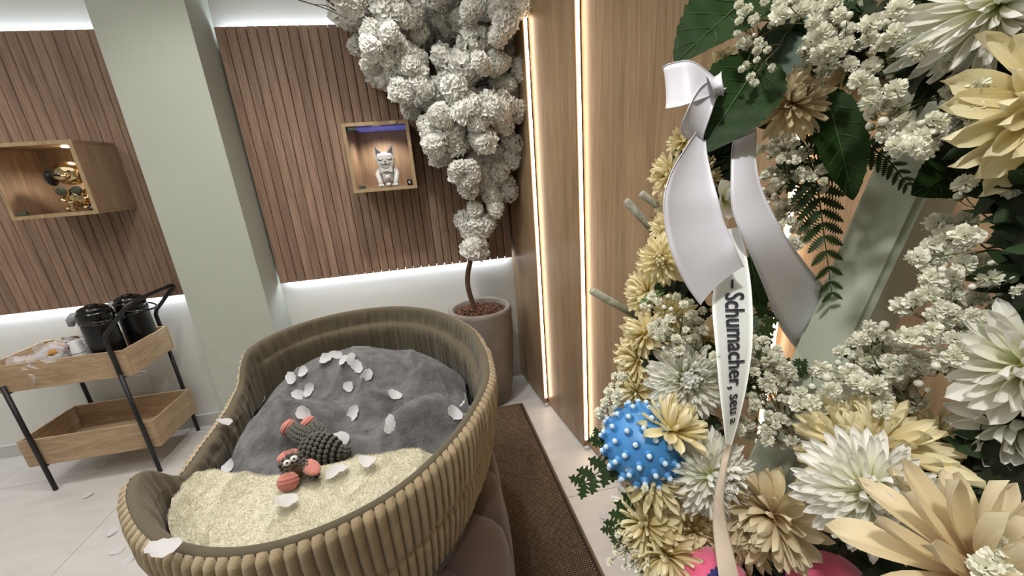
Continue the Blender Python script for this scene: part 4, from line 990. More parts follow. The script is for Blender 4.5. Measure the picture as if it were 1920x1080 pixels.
bm.faces.new(vsb[:4][::-1]); bm.faces.new(vsb[4:]); [bm.faces.new((vsb[i], vsb[(i + 1) % 4], vsb[(i + 1) % 4 + 4], vsb[i + 4])) for i in range(4)]
bmesh.ops.recalc_face_normals(bm, faces=bm.faces[:]); bmesh.ops.bevel(bm, geom=bm.edges[:], offset=0.006, segments=4, affect='EDGES')
from_bm('front_leg', bm, m_stand, stand, False)
hk = top + V(0.03, 0.0, -0.02)
0 and tube('rear_leg', [top + V(0.02, 0.02, -.03), V(0.62, 0.42, 0.012)], 0.012, m_stand, stand, 12)

# flowers ------------------------------------------------------------------
Fl = mum
# left arc, top to bottom
Fl('small bud-like cream chrysanthemum at the very top of the left arc, under the bow', 1283, 262, .66, 36, (-.7, -.4, -.4), 'y', 'cup', 1, 40)
Fl('small half-open cream chrysanthemum left of the wide ribbon tail', 1252, 325, .66, 43, (-.9, -.1, -.3), 'y', 'cup', 2, 44)
Fl('pale cream chrysanthemum just above the big bloom on the left arc', 1250, 425, .68, 40, (-.7, -.5, -.3), 'y', 'cup', 3, 44)
Fl('cream chrysanthemum with clear spreading petals at the left edge beside the ribbon tail', 1240, 488, .64, 52, (-.45, .1, -.8), 'y', 'full', 4, 90)
Fl('cream chrysanthemum below the spreading one, seen from the side', 1208, 548, .68, 48, (-1, .0, -.2), 'y', 'cup', 5, 56)
Fl('cream chrysanthemum seen from the side with green calyx, above the middle of the left arc', 1205, 622, .66, 48, (-.9, -.4, -.2), 'y', 'back', 6, 50, stem=(1255, 655, .74))
Fl('cream chrysanthemum in the middle of the left arc, beside the white bloom', 1190, 675, .68, 50, (-1, .1, -.2), 'y', 'cup', 7, 60)
Fl('lowest cream chrysanthemum of the left arc, just above the blue ball', 1190, 735, .67, 50, (-1, .2, -.3), 'y', 'full', 8, 80)
Fl('small cream chrysanthemum peeping between wide ribbon tail and left arc', 1320, 330, .72, 40, (.3, .2, -.9), 'y', 'cup', 9, 40)
Fl('wilted broad-petalled cream chrysanthemum behind the baby breath above the white bloom', 1312, 640, .70, 66, (-.1, .6, -.6), 'y', 'daisy', 10, 40)
Fl('round white chrysanthemum left of the printed ribbon', 1290, 712, .60, 78, (-.25, -.25, -1), 'w', 'full', 11, 240)
Fl('cream daisy-like chrysanthemum on a pale stem, above the lower white bloom', 1262, 800, .56, 70, (.12, -1, -.35), 'y', 'daisy', 12, 46, stem=(1290, 860, .6))
Fl('cream chrysanthemum directly under the blue ball', 1222, 895, .58, 66, (-.6, -.5, -.6), 'y', 'full', 13, 80)
Fl('cream chrysanthemum facing left beside the lower white bloom', 1262, 912, .60, 64, (-.8, .3, -.4), 'y', 'back', 14, 50)
Fl('cream chrysanthemum at the lower left edge of the wreath', 1205, 985, .60, 69, (-.9, .1, -.5), 'y', 'full', 15, 90)
Fl('cream chrysanthemum at the bottom left, over the pink ball', 1250, 1045, .58, 75, (-.5, .3, -.8), 'y', 'full', 16, 90)
Fl('small white chrysanthemum peeking out at the left below the blue ball', 1182, 950, .64, 39, (-.9, .3, -.3), 'w', 'cup', 17, 40)
Fl('white chrysanthemum with yellow-green heart left of the ribbon twist, drooping lower petals', 1338, 895, .54, 86, (-.05, -.15, -1), 'w', 'full', 18, 230, droop=16)
Fl('tan wilting chrysanthemum seen from its side, right of the twisted ribbon', 1440, 975, .50, 92, (-.85, .15, -.5), 't', 'back', 19, 70)
Fl('pale yellow chrysanthemum behind the twisted ribbon, bottom', 1400, 1010, .56, 71, (-.3, .2, -.9), 'y', 'full', 20, 90)
Fl('wide cream chrysanthemum at lower right seen from the side above the white bloom', 1620, 835, .46, 128, (-.5, -.75, -.2), 'y', 'full', 21, 130, droop=5)
Fl('half-hidden cream chrysanthemum right of the wide cream one', 1765, 828, .48, 74, (.1, -.9, -.4), 'y', 'cup', 22, 50)
Fl('large white chrysanthemum with lemon heart at bottom right centre', 1636, 925, .375, 118, (-.40, -.25, -.85), 'w', 'full', 23, 170, droop=10)
Fl('huge blurred cream chrysanthemum filling the bottom right corner, nearest of all', 1880, 1085, .285, 225, (-.1, -.75, -.5), 't', 'daisy', 24, 44)
Fl('large white chrysanthemum at the right edge, middle height', 1945, 690, .37, 130, (-.55, -.15, -.7), 'w', 'daisy', 25, 70)
Fl('lower white chrysanthemum at the right edge, below the other', 1925, 800, .40, 105, (-.6, .3, -.7), 'w', 'back', 26, 60)
Fl('large cream chrysanthemum at the right edge near the top, long petals pointing left', 2000, 200, .37, 185, (-.15, .3, -.9), 'y', 'daisy', 27, 74, droop=0)
Fl('large white chrysanthemum in the top right corner', 1885, 5, .39, 140, (-.2, .45, -.9), 'w', 'full', 28, 150, droop=10)
Fl('tan drooping chrysanthemum at the top behind the baby breath', 1650, 95, .56, 105, (-.2, .75, -.6), 't', 'daisy', 29, 46)
Fl('cream chrysanthemum with brown heart right of the green leaf at the top', 1487, 190, .56, 72, (-.25, -.05, -1), 't', 'full', 30, 80)
Fl('cream rose bud behind the bow knot', 1350, 128, .60, 40, (-.2, -.4, -.8), 'y', 'rose', 31, 14, name='rose')
Fl('pale green-white rose between the two ribbon tails', 1360, 372, .66, 42, (.1, .1, -1), 'w', 'rose', 32, 16, name='rose')

Fl('small cream chrysanthemum filling the left arc just below the wide tail, half behind its neighbours', 1262, 590, .70, 44, (-.5, .1, -.8), 'y', 'full', 41, 70)
Fl('cream chrysanthemum between blue ball and white bloom, partly hidden', 1222, 770, .66, 44, (-.5, -.4, -.7), 'y', 'cup', 42, 56)
Fl('cream chrysanthemum behind the left support sticks, half hidden by the tail', 1268, 380, .72, 40, (-.6, -.1, -.7), 'y', 'cup', 43, 50)
Fl('cream chrysanthemum at the bottom edge between pink ball and ribbon', 1300, 1000, .60, 52, (-.3, .2, -.9), 'y', 'full', 44, 70)

# dog toys ------------------------------------------------------------------
m_blueb = mat('blue_rubber', (62, 128, 186), 0.45)
m_tip = mat('pale_blue_tip', (186, 210, 232), 0.5)
c = P(1205, 832, .60 * K); r = 70 * .60 * K / FPX
ball = empty('spiky_ball', c); tag(ball, 'blue rubber dog ball with pale-tipped knobs in the left of the wreath', 'dog toy')
MB().add(sphere_data(c, r, 40, 26)).build('ball', m_blueb, ball)
def knob():
    v1 = lathe_data([(.0050, -.001), (.0042, .0012), (.0032, .0036)], (0, 0, 0), 10, close_bot=False, close_top=False); v2 = sphere_data((0, 0, .0040), .0029, 10, 7)
    return MB().add(v1, 0).add(v2, 1).mesh('knob', None, mats=[m_blueb, m_tip])
kn = knob(); N = 96
for i in range(N):
    z = 1 - 2 * (i + .5) / N; q = math.sqrt(1 - z * z); a = i * 2.39996; d = V(q * math.cos(a), q * math.sin(a), z)
    o = bpy.data.objects.new('knob', kn); COL.objects.link(o); o.parent = ball; o.matrix_basis = Matrix.Translation(d * r) @ frame(d).to_4x4() @ Matrix.Scale(r / .040, 4)
m_pink = mat('pink_fleece', (232, 98, 138), 0.85, noise_s=60, noise_a=0.06, sheen=0.4, bump=0.4, bump_s=500)
m_navy = mat('navy_print', (44, 46, 108), 0.8)
def pink_ball(u, v, d, rp, label, paw):
    c = P(u, v, d * K); r = rp * d * K / FPX; b = empty('fleece_ball', c); tag(b, label, 'dog toy')
    MB().add(sphere_data(c, r, 36, 24)).build('ball', m_pink, b)
    ax = D(.25, -.15, -.5); F = frame(D(.1, .9, .35)); tube('navy_seam', [c + F @ V(math.cos(t) * r * 1.0, math.sin(t) * r * 1.0, -r * .02) for t in np.linspace(0, 2 * math.pi, 40)], r * .03, m_navy, b, 6)
    if paw:
        def on(uu, vv): 
            dr = (P(uu, vv, d * K) - V(0, 0, CAMZ)).normalized(); o = V(0, 0, CAMZ) - c; bb = o.dot(dr); disc = bb * bb - (o.dot(o) - r * r); return V(0, 0, CAMZ) + dr * (-bb - math.sqrt(max(0, disc)))
        pr = MB()
        for (pu, pv, pq) in ((1338, 1074, 6), (1346, 1068, 5), (1356, 1070, 5), (1331, 1081, 4.5), (1347, 1082, 9)):
            q = on(pu, pv); n_ = (q - c).normalized(); Fq = frame(n_); rq = pq * d * K / FPX
            pr.add(([q + n_ * .0006] + [q + n_ * .0004 + Fq @ V(rq * math.cos(t), rq * math.sin(t), 0) for t in np.linspace(0, 2 * math.pi, 12, endpoint=False)], [(0, 1 + k, 1 + (k + 1) % 12) for k in range(12)]))
        pr.build('paw_print', m_navy, b)
pink_ball(1338, 1102, .56, 66, 'pink fleece dog ball with navy paw print at the bottom, left of the ribbon twist', True)
pink_ball(1556, 1112, .50, 70, 'pink fleece dog ball at the bottom under the large white chrysanthemum', False)

# foliage ------------------------------------------------------------------
m_lf = mat('glossy_green_leaf', (30, 54, 18), 0.55, spec=0.2, noise_s=6, noise_a=0.18, transl=0.08)
m_lb = mat('blue_green_leaf', (74, 96, 82), 0.55, noise_s=4, noise_a=0.2)
m_ll = mat('light_green_leaf', (112, 136, 84), 0.5, noise_s=4, noise_a=0.12, transl=0.15)
m_ld = mat('dark_mum_leaf', (52, 72, 48), 0.6, noise_s=8, noise_a=0.2, transl=0.08)
m_rib_l = mat('leaf_midrib', (56, 82, 36), 0.5)
LM = {'serr': leaf_mesh('blade', m_lf, 12, 4, .30, serr=.10, ns=34, curl=.10), 'blue': leaf_mesh('blade', m_lb, 16, 3, .26, curl=-.08), 'light': leaf_mesh('blade', m_ll, 14, 3, .16, curl=.1), 'lobe': leaf_mesh('blade', m_ld, 14, 3, .30, lobes=4, curl=.12)}
def leaf(label, b, t, w, kind='serr', face=(0, 0, -1), veins=True):
    p, q = P(b[0], b[1], b[2] * K), P(t[0], t[1], t[2] * K); yv = q - p; L = yv.length; y_ = yv.normalized(); z_ = D(*face); z_ = (z_ - y_ * z_.dot(y_)).normalized(); x_ = y_.cross(z_)
    Mx = Matrix((x_, y_, z_)).transposed().to_4x4(); Mx.translation = p; r = empty('leaf', mat_=Mx); tag(r, label, 'leaf')
    o = bpy.data.objects.new('blade', LM[kind]); COL.objects.link(o); o.parent = r; o.scale = (L * w, L, L)
    cz = {'serr': .10, 'blue': -.08, 'light': .1, 'lobe': .12}[kind]
    tube('midrib', [V(0, L * s_, -cz * s_ * s_ * L + .0006) for s_ in np.linspace(-.12, .98, 9)], [L * .010 * (1.1 - s_) + .0002 for s_ in np.linspace(0, 1, 9)], m_rib_l if kind != 'lobe' else m_ld, r, 6, world=False)
    if veins and kind == 'serr':
        mb = MB(); W_ = .30 * w
        for s_ in np.linspace(.15, .8, 6):
            for sg in (-1, 1):
                pts = []
                for k in range(5):
                    f_ = k / 4 * .82; yv_ = s_ + f_ * .16; wv = W_ * math.sin(math.pi * min(.999, yv_) ** .8) ** .75; pts.append(V(sg * wv * f_ * L, yv_ * L, (abs(f_) * wv / w * .24 - .10 * yv_ * yv_) * L + .0004))
                mb.add(tube_data(pts, .00022 + L * .0012, 4))
        mb.build('vein', m_rib_l, r, world=False)
    return r
leaf('large serrated dark green leaf in the top middle, tip pointing down left above the bow', (1475, -60, .58), (1268, 92, .56), 1.0, face=(-.2, -.5, -.8))
leaf('large serrated green leaf hanging over the white bow knot', (1432, 105, .56), (1318, 275, .54), 1.05, face=(-.3, -.1, -.9))
leaf('blue-green leaf in the top middle behind the baby breath', (1500, 20, .60), (1412, 205, .60), .95, 'blue', face=(-.3, .2, -.9))
leaf('long dark green leaf hanging beside the cream bloom with brown heart', (1545, 165, .57), (1608, 372, .56), .62, face=(-.4, 0, -.9))
leaf('dark serrated leaf over the top of the slanted stand leg', (1840, 300, .50), (1728, 355, .47), 1.0, face=(0, -.3, -.9))
leaf('small light green leaf on the left arc below the spreading cream bloom', (1245, 545, .66), (1198, 566, .64), 1.0, 'light', face=(-.1, -.8, -.5))
leaf('dark lobed leaf at the right behind the large white bloom', (1760, 960, .44), (1748, 818, .46), 1.1, 'lobe', face=(-.1, -.1, -1))
leaf('dark lobed leaf above the right pink ball', (1470, 1075, .54), (1560, 1010, .50), 1.2, 'lobe', face=(0, -.5, -.9))
leaf('dark lobed leaf between the two white blooms on the right', (1860, 900, .46), (1905, 830, .44), 1.2, 'lobe', face=(-.2, -.2, -1))
leaf('dark leaf tucked between the left arc and the printed ribbon', (1330, 640, .66), (1325, 700, .64), .9, 'serr', face=(-.2, 0, -1))
leaf('dark leaf behind the cream daisy-like bloom', (1350, 790, .62), (1290, 815, .62), 1.1, 'lobe', face=(-.1, -.5, -.9))
leaf('dark green leaf right of the top of the stand at upper right', (1880, 330, .48), (1900, 440, .47), 1.1, 'lobe', face=(-.2, 0, -1))
leaf('narrow leaf right of the printed ribbon behind its edge', (1405, 480, .66), (1432, 590, .66), .7, 'serr', face=(-.2, 0, -1))
m_fern = mat('fern_green', (40, 62, 26), 0.5, noise_s=30, noise_a=0.2, transl=0.1)
pin = leaf_mesh('pinna', m_fern, 12, 1, .17, lobes=9, curl=.08, fold=.05)
pin2 = leaf_mesh('pinna', m_fern, 10, 1, .30, lobes=4, curl=.10, fold=.05)
def fern(label, pts, d0, d1, n, l0, l1, me=pin, face=(-.2, -.1, -1), ang=1.05):
    P3 = spline([P(u, v, (d0 + (d1 - d0) * i / (len(pts) - 1)) * K) for i, (u, v) in enumerate(pts)], 8); r = empty('fern_frond', P3[0]); tag(r, label, 'fern')
    tube('rachis', P3, np.linspace(.0013, .0004, len(P3)), m_fern, r, 6); zf = D(*face)
    for i in range(n):
        s = .06 + .92 * i / (n - 1); k = min(len(P3) - 2, int(s * (len(P3) - 1))); p = P3[k].lerp(P3[k + 1], s * (len(P3) - 1) - k); t = (P3[k + 1] - P3[k]).normalized(); x_ = t.cross(zf).normalized(); dd = d0 * K
        L = (l0 + (l1 - l0) * s) * dd / FPX
        for sg in (-1, 1):
            aa = ang * (1 - .25 * s); y_ = (t * math.cos(aa) + x_ * sg * math.sin(aa)).normalized(); z_ = (zf - y_ * zf.dot(y_)).normalized()
            z_ = (z_ + x_ * random.uniform(-.25, .25)).normalized(); z_ = (z_ - y_ * z_.dot(y_)).normalized()
            o = bpy.data.objects.new('pinna', me); COL.objects.link(o); o.parent = r; Mx = Matrix((y_.cross(z_) * L, y_ * L, z_ * L)).transposed().to_4x4(); Mx.translation = p - r.location; o.matrix_basis = Mx
    return r
fern('long fern frond hanging between the ribbon tail and the slanted stand leg', [(1500, 250), (1530, 340), (1545, 440), (1560, 552)], .62, .66, 13, 78, 26)
fern('fern frond right of the printed ribbon above the dark baby breath', [(1400, 700), (1410, 640), (1440, 590)], .66, .68, 7, 60, 26, pin2)
fern('fern sprig pointing right between ribbon tail and stand foot', [(1395, 720), (1450, 700), (1505, 690)], .68, .70, 7, 46, 22, pin2)
fern('leafy fern sprig sticking out left below the blue ball', [(1200, 850), (1150, 868), (1095, 905)], .62, .60, 6, 46, 30, pin2)
fern('second leafy sprig at the left above the first one', [(1190, 850), (1150, 835), (1120, 820)], .63, .62, 5, 34, 20, pin2)
fern('small dark leafy sprig left of the lower cream blooms', [(1215, 930), (1180, 960), (1150, 995)], .62, .60, 6, 42, 24, pin2)
fern('fern frond in the upper right between baby breath and leaf', [(1620, 270), (1665, 300), (1700, 345)], .58, .58, 8, 46, 20)

# baby's breath ------------------------------------------------------------------
m_gyp = mat('baby_breath_white', (238, 238, 222), 0.75, transl=0.3)
m_gstem = mat('baby_breath_stem', (104, 104, 66), 0.7)
def floret(seed):
    rng = random.Random(seed); mb = MB(); n = 60
    for i in range(n):
        z = 1 - 1.45 * (i + .5) / n; a = i * 2.4; q = math.sqrt(max(0, 1 - z * z)); d = V(q * math.cos(a), q * math.sin(a), z).normalized(); rr = rng.uniform(.62, 1.0)
        F = frame(d, V(rng.gauss(0, 1), rng.gauss(0, 1), rng.gauss(0, 1))); s = .21 * rng.uniform(.8, 1.2)
        vs = [d * .15, d * rr * .75 + F @ V(-s, 0, 0), d * rr * .75 + F @ V(s, 0, .05), d * rr + F @ V(-s * .8, s * .35, 0), d * (rr * 1.08) + F @ V(0, s * .2, 0), d * rr + F @ V(s * .8, s * .3, 0)]
        mb.add((vs, [(0, 2, 1), (1, 2, 5, 4), (1, 4, 3)]))
    mb.add(lathe_data([(.10, -1.0), (.34, -.75), (.42, -.35), (.36, -.1)], (0, 0, 0), 7), 1)
    return mb.mesh('floret', None, mats=[m_gyp, m_gstem])
def bud(seed): return MB().add(sphere_data((0, 0, 0), .8, 8, 6, (1, 1, 1.2)), 0).add(lathe_data([(.3, -1.0), (.75, -.5), (.82, 0)], (0, 0, 0), 7), 1).mesh('bud', None, mats=[m_gyp, m_gstem])
FLM = [floret(s) for s in range(6)]; BUD = bud(1)
def spray(label, base, d, blobs, n, rpx, seed, face=(0, -.2, -1), buds=.2, dj=.04):
    "blobs: list of ellipses (u, v, ru, rv) where the florets sit"
    rng = random.Random(seed); B = P(base[0], base[1], base[2] * K); r = empty('baby_breath_spray', B); tag(r, label, 'flower spray'); st = MB()
    per = [max(1, int(round(n * (b[2] * b[3]) / sum(q[2] * q[3] for q in blobs)))) for b in blobs]
    for b, k in zip(blobs, per):
        grp = []; tr = 0
        while len(grp) < k and tr < 500:
            tr += 1; a = rng.uniform(0, 6.28); q = math.sqrt(rng.random()); u, v = b[0] + b[2] * q * math.cos(a), b[1] + b[3] * q * math.sin(a)
            if any((u - x) ** 2 + (v - y) ** 2 < (rpx * 1.15) ** 2 for x, y, _ in grp): continue
            grp.append((u, v, d * K + rng.uniform(-dj, dj)))
        Pc = P(b[0], b[1], d * K); node = B.lerp(Pc, .55) + V(rng.uniform(-.006, .006), rng.uniform(-.006, .006), rng.uniform(-.006, .006))
        st.add(tube_data(spline([B, B.lerp(node, .5) + V(0, 0, .004), node], 4), .0009, 5))
        nn = max(1, len(grp) // 4); subs = []
        for s in range(nn):
            u, v, dd = grp[s * len(grp) // nn]; sp_ = node.lerp(P(u, v, dd), .55); subs.append(sp_); st.add(tube_data([node, node.lerp(sp_, .5) + V(rng.uniform(-.003, .003), 0, rng.uniform(-.003, .003)), sp_], .00065, 4))
        for (u, v, dd) in grp:
            q = P(u, v, dd); s = min(subs, key=lambda w: (w - q).length); rr = rpx * dd / FPX * rng.uniform(.75, 1.2); isb = rng.random() < buds
            if isb: rr *= .5
            dir_ = ((q - s).normalized() * .6 + D(*face) + V(rng.uniform(-.6, .6), rng.uniform(-.6, .6), rng.uniform(-.5, .5))).normalized()
            st.add(tube_data(spline([s, s.lerp(q, .6) - dir_ * rr, q - dir_ * rr], 3), .00038, 4))
            o = bpy.data.objects.new('bud' if isb else 'floret', BUD if isb else rng.choice(FLM)); COL.objects.link(o); o.parent = r
            o.matrix_basis = Matrix.Translation(q - B) @ frame(dir_, V(rng.gauss(0, 1), rng.gauss(0, 1), rng.gauss(0, 1))).to_4x4() @ Matrix.Scale(rr, 4)
    st.build('stem', m_gstem, r)
    return r
spray("baby's breath over the blue-green leaf at the top, left of all the upper sprays", (1480, 60, .60), .55, [(1400, 80, 24, 60), (1420, 125, 30, 45), (1445, 20, 45, 40), (1395, 20, 20, 30)], 46, 9, 1, (-.4, 0, -.9))
spray("baby's breath with large florets at the top, right of the upper leaf", (1640, 120, .60), .50, [(1530, 100, 30, 45), (1560, 20, 50, 30), (1580, 70, 40, 45), (1480, 15, 25, 25)], 34, 17, 2, (-.2, -.2, -1))
spray("baby's breath in front of the tan drooping bloom at the top", (1720, 130, .54), .46, [(1650, 60, 30, 30), (1700, 85, 35, 22), (1660, 165, 35, 22), (1690, 30, 30, 20), (1610, 130, 25, 25)], 20, 20, 3, (-.2, -.2, -1))
spray("baby's breath clump in the upper right above the stand leg", (1800, 180, .50), .45, [(1655, 215, 30, 40), (1725, 250, 60, 32), (1690, 260, 40, 30), (1770, 220, 25, 30)], 38, 19, 4, (-.1, -.4, -1))
spray("greyish baby's breath at upper right between the white and cream blooms", (1870, 160, .46), .44, [(1800, 145, 35, 35), (1835, 190, 30, 45), (1780, 110, 20, 30), (1835, 240, 20, 16)], 22, 19, 5, (-.1, -.2, -1))
spray("dense small baby's breath right of the narrow ribbon tail, above the fern", (1500, 330, .66), .62, [(1460, 275, 38, 25), (1480, 320, 50, 30), (1500, 285, 30, 22), (1450, 345, 30, 22), (1440, 375, 22, 16), (1530, 335, 20, 25)], 62, 10, 6, (-.4, 0, -.9))
spray("airy baby's breath in front of the stand leg at the right, upper part", (1900, 480, .46), .44, [(1800, 360, 18, 25), (1790, 425, 40, 22), (1750, 480, 30, 30), (1820, 445, 30, 18), (1830, 515, 55, 24), (1895, 540, 30, 20), (1910, 365, 20, 20)], 26, 20, 7, (-.4, -.1, -.9), .25)
spray("airy baby's breath at the right, middle part above the cream blooms", (1880, 680, .46), .45, [(1760, 545, 28, 30), (1770, 600, 35, 22), (1710, 575, 20, 18), (1740, 625, 40, 20), (1800, 570, 40, 25), (1830, 640, 40, 40), (1860, 590, 30, 20), (1790, 680, 40, 30)], 48, 18, 8, (-.4, -.2, -.9), .25)
spray("dense baby's breath below the slanted stand leg", (1700, 790, .50), .50, [(1640, 630, 40, 22), (1610, 665, 40, 25), (1640, 700, 50, 26), (1570, 700, 35, 25), (1700, 680, 45, 30), (1530, 745, 45, 22), (1600, 760, 60, 25), (1700, 740, 50, 25)], 70, 17, 9, (-.4, -.4, -.8), .15)
spray("shadowed baby's breath right of the printed ribbon", (1470, 800, .62), .62, [(1430, 660, 28, 30), (1420, 700, 30, 25), (1470, 690, 25, 25), (1440, 740, 45, 30), (1500, 755, 30, 25), (1420, 800, 35, 30), (1480, 810, 45, 30), (1530, 690, 20, 15)], 76, 12, 10, (-.3, -.3, -.9), .2)
spray("airy baby's breath in front of the wilted cream bloom on the left arc", (1330, 700, .62), .58, [(1250, 570, 45, 22), (1280, 615, 50, 25), (1240, 625, 25, 22), (1310, 600, 25, 22), (1275, 655, 40, 18), (1325, 660, 20, 16)], 44, 10, 11, (-.2, -.2, -1), .25)
spray("small baby's breath at the far left beside the light slot", (1200, 760, .66), .64, [(1150, 745, 14, 22), (1138, 775, 14, 25), (1160, 715, 12, 12), (1128, 760, 8, 16)], 20, 9, 12, (-.8, 0, -.5), .2)
spray("thin baby's breath hanging at the lower left edge", (1235, 1010, .62), .60, [(1155, 1010, 12, 22), (1165, 1050, 28, 20), (1200, 1060, 25, 20), (1215, 1040, 20, 14), (1150, 985, 10, 12)], 20, 8, 13, (-.6, .2, -.6), .45)
spray("blurred baby's breath in the bottom right corner over the cream petals", (1925, 1040, .28), .26, [(1890, 1040, 30, 25), (1850, 1060, 16, 14), (1915, 1000, 20, 16)], 7, 26, 14, (-.3, -.2, -1), .1, .01)
spray("baby's breath buds over the lower left leaf, near the pink ball", (1290, 1060, .60), .58, [(1200, 905, 18, 12), (1185, 870, 12, 12)], 7, 8, 15, (-.6, .2, -.6), .3)

spray("dark shaded baby's breath behind the fern, under the long hanging leaf", (1520, 340, .70), .68, [(1480, 400, 25, 25), (1500, 440, 18, 22), (1455, 415, 18, 18)], 26, 10, 16, (-.3, 0, -1), .2)
# ribbons ------------------------------------------------------------------
m_satin = mat('white_satin', (222, 222, 230), 0.35, spec=0.6, sheen=0.2, noise_s=4, noise_a=0.01, bump=0.06, bump_s=900)
m_print = mat('white_print_ribbon', (226, 230, 226), 0.5, bump=0.1, bump_s=200)
m_edge = mat('ribbon_edge', (206, 206, 214), 0.5)
def strip_surface(L_, R_, n=8):
    a = spline([P(u, v, d * K) for u, v, d in L_], n); b = spline([P(u, v, d * K) for u, v, d in R_], n)
    if len(a) != len(b): raise ValueError('ribbon edges differ')
    return a, b
def strip(name, L_, R_, m, parent, bow=0.0, th=0.0005, nv=8, edge_thread=True):
    a, b = strip_surface(L_, R_); vs, fs = [], []; N = len(a); m_ = nv + 1
    for side in (0, 1):
        for i in range(N):
            t = (a[min(i + 1, N - 1)] - a[max(i - 1, 0)] + b[min(i + 1, N - 1)] - b[max(i - 1, 0)]).normalized(); w = b[i] - a[i]; nn = w.cross(t)
            nn = nn.normalized() if nn.length > 1e-9 else D(0, 0, -1)
            for k in range(m_):
                f_ = k / nv; vs.append(a[i].lerp(b[i], f_) + nn * (bow * w.length * 4 * f_ * (1 - f_) + (th if side else 0)))
    o = N * m_
    for i in range(N - 1):
        for k in range(nv):
            q = (i * m_ + k, i * m_ + k + 1, (i + 1) * m_ + k + 1, (i + 1) * m_ + k); fs.append(q); fs.append(tuple(x + o for x in q[::-1]))
        for k in (0, nv): fs.append((i * m_ + k, (i + 1) * m_ + k, (i + 1) * m_ + k + o, i * m_ + k + o))
    ob = obj(name, vs, fs, m, parent)
    if edge_thread:
        mb = MB()
        for c in (a, b): mb.add(tube_data(c, .0006, 5))
        mb.build('woven_edge', m_edge, ob)
    return ob
rb = empty('satin_bow', P(1338, 160, .52 * K)); tag(rb, 'white satin ribbon bow with two wide tails at the left of the wreath', 'ribbon')
strip('bow_loop', [(1345, 150, .53), (1300, 116, .52), (1262, 118, .53), (1243, 127, .55), (1262, 135, .60), (1340, 150, .60)], [(1335, 178, .53), (1302, 190, .52), (1275, 199, .53), (1249, 203, .55), (1262, 200, .60), (1335, 180, .60)], m_satin, rb, .03)
strip('rolled_loop', [(1335, 150, .53), (1312, 165, .52), (1290, 205, .52), (1277, 243, .54), (1290, 262, .58)], [(1362, 165, .55), (1345, 180, .53), (1332, 215, .53), (1318, 258, .55), (1322, 275, .58)], m_satin, rb, .12)
strip('cross_band', [(1296, 232, .56), (1330, 236, .56), (1375, 222, .56), (1412, 205, .57)], [(1300, 285, .56), (1335, 278, .56), (1380, 262, .56), (1418, 246, .57)], m_satin, rb, -.05)
strip('wide_tail', [(1318, 228, .56), (1285, 278, .53), (1258, 325, .51), (1245, 375, .50), (1249, 430, .50), (1264, 485, .50), (1288, 535, .51), (1314, 572, .52)],
      [(1322, 226, .57), (1324, 280, .55), (1334, 330, .54), (1345, 370, .53), (1355, 410, .53), (1368, 440, .53), (1380, 470, .53), (1394, 500, .54)], m_satin, rb, .08)
strip('narrow_tail', [(1400, 215, .60), (1376, 262, .57), (1371, 330, .56), (1374, 395, .56), (1398, 455, .57), (1430, 530, .62), (1465, 615, .70), (1512, 675, .80), (1560, 730, .88)],
      [(1412, 214, .60), (1418, 250, .58), (1417, 300, .57), (1430, 360, .57), (1468, 435, .58), (1510, 495, .63), (1556, 552, .74), (1600, 610, .82), (1650, 670, .90)], m_satin, rb, -.07)
strip('knot', [(1322, 140, .54), (1330, 148, .51), (1338, 170, .51), (1340, 185, .54)], [(1352, 135, .54), (1352, 145, .51), (1356, 168, .51), (1356, 180, .54)], m_satin, rb, .2)
Lp = [(1362, 430, .60), (1348, 500, .58), (1336, 565, .56), (1342, 650, .53), (1350, 735, .51), (1358, 800, .50), (1362, 832, .50), (1349, 880, .49), (1339, 930, .48), (1336, 980, .47), (1342, 1040, .45), (1351, 1100, .43)]
Rp = [(1385, 425, .60), (1400, 480, .59), (1410, 555, .57), (1411, 640, .545), (1401, 720, .53), (1386, 785, .52), (1372, 835, .505), (1362, 880, .48), (1356, 930, .465), (1362, 980, .455), (1376, 1040, .44), (1390, 1100, .43)]
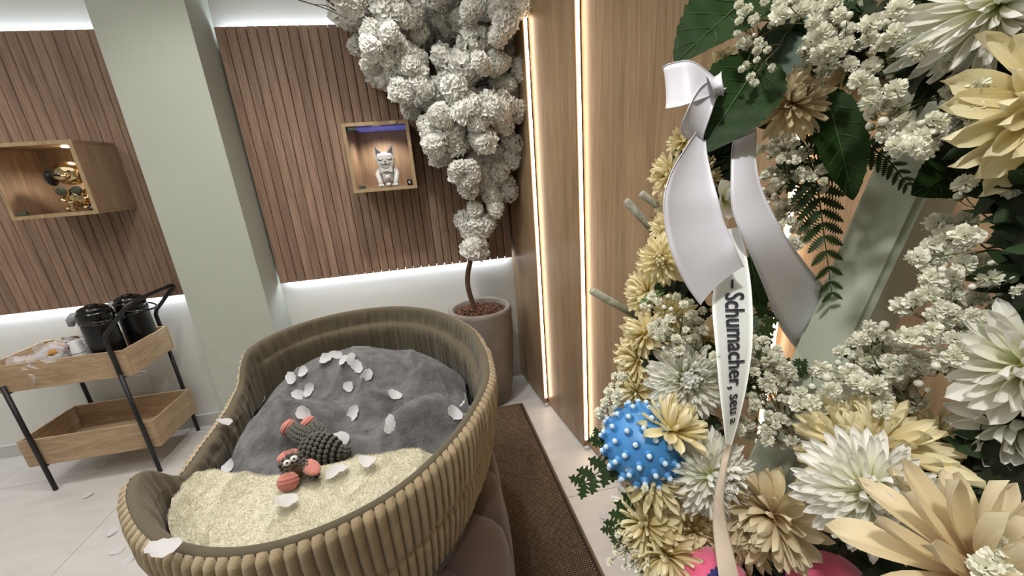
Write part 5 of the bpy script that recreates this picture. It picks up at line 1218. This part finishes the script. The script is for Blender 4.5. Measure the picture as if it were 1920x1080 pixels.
pr = empty('printed_ribbon', P(1365, 440, .60 * K)); tag(pr, 'narrow white ribbon with dark blackletter writing hanging down, twisted at its lower end', 'ribbon')
strip('band', Lp[:7], Rp[:7], m_print, pr, 0.02, edge_thread=False)
m_back = mat('ribbon_reverse', (176, 160, 142), 0.6, noise_s=30, noise_a=0.12, bump=0.3, bump_s=80)
tag(strip('twisted_end', Lp[6:], Rp[6:], m_back, pr, 0.05, edge_thread=False), 'tan reverse side of the ribbon')
# lettering: font outlines mapped onto the ribbon surface
m_ink2 = mat('ribbon_ink', (46, 46, 58), 0.6)
def lettering(txt, Lp, Rp, s0, s1, t0, t1):
    cu = bpy.data.curves.new('text', 'FONT'); cu.body = txt; cu.size = 1; cu.shear = 0.15; cu.offset = 0.018; cu.resolution_u = 3
    to = bpy.data.objects.new('text', cu); COL.objects.link(to); dg = bpy.context.evaluated_depsgraph_get(); me = bpy.data.meshes.new_from_object(to.evaluated_get(dg))
    bpy.data.objects.remove(to)
    bm = bmesh.new(); bm.from_mesh(me); bmesh.ops.triangulate(bm, faces=bm.faces[:]); bmesh.ops.subdivide_edges(bm, edges=[e for e in bm.edges if e.calc_length() > .25], cuts=1); bm.to_mesh(me); bm.free()
    xs_ = [v.co.x for v in me.vertices]; x0, x1 = min(xs_), max(xs_); a, b = strip_surface(Lp, Rp); N = len(a) - 1
    def S_(s, t):
        f = max(0, min(N - 1e-4, s * N)); i = int(f); f -= i; A = a[i].lerp(a[i + 1], f); B2 = b[i].lerp(b[i + 1], f); w = B2 - A; tt = (a[i + 1] - a[i] + b[i + 1] - b[i]); nn = w.cross(tt).normalized()
        if nn.dot(D(0, 0, -1)) < 0: nn = -nn
        return A.lerp(B2, t) + nn * (.0012 + .0)
    for v in me.vertices:
        s = s0 + (s1 - s0) * (v.co.x - x0) / (x1 - x0); y = v.co.y     # descender -.2 .. ascender .75
        v.co = S_(s, t0 + (t1 - t0) * (y + .05) / .78)
    me.materials.clear(); me.materials.append(m_ink2); return link('lettering', me, pr)
lettering('\u2013 Schumacher, seu a', Lp, Rp, .137, .455, .27, .80)
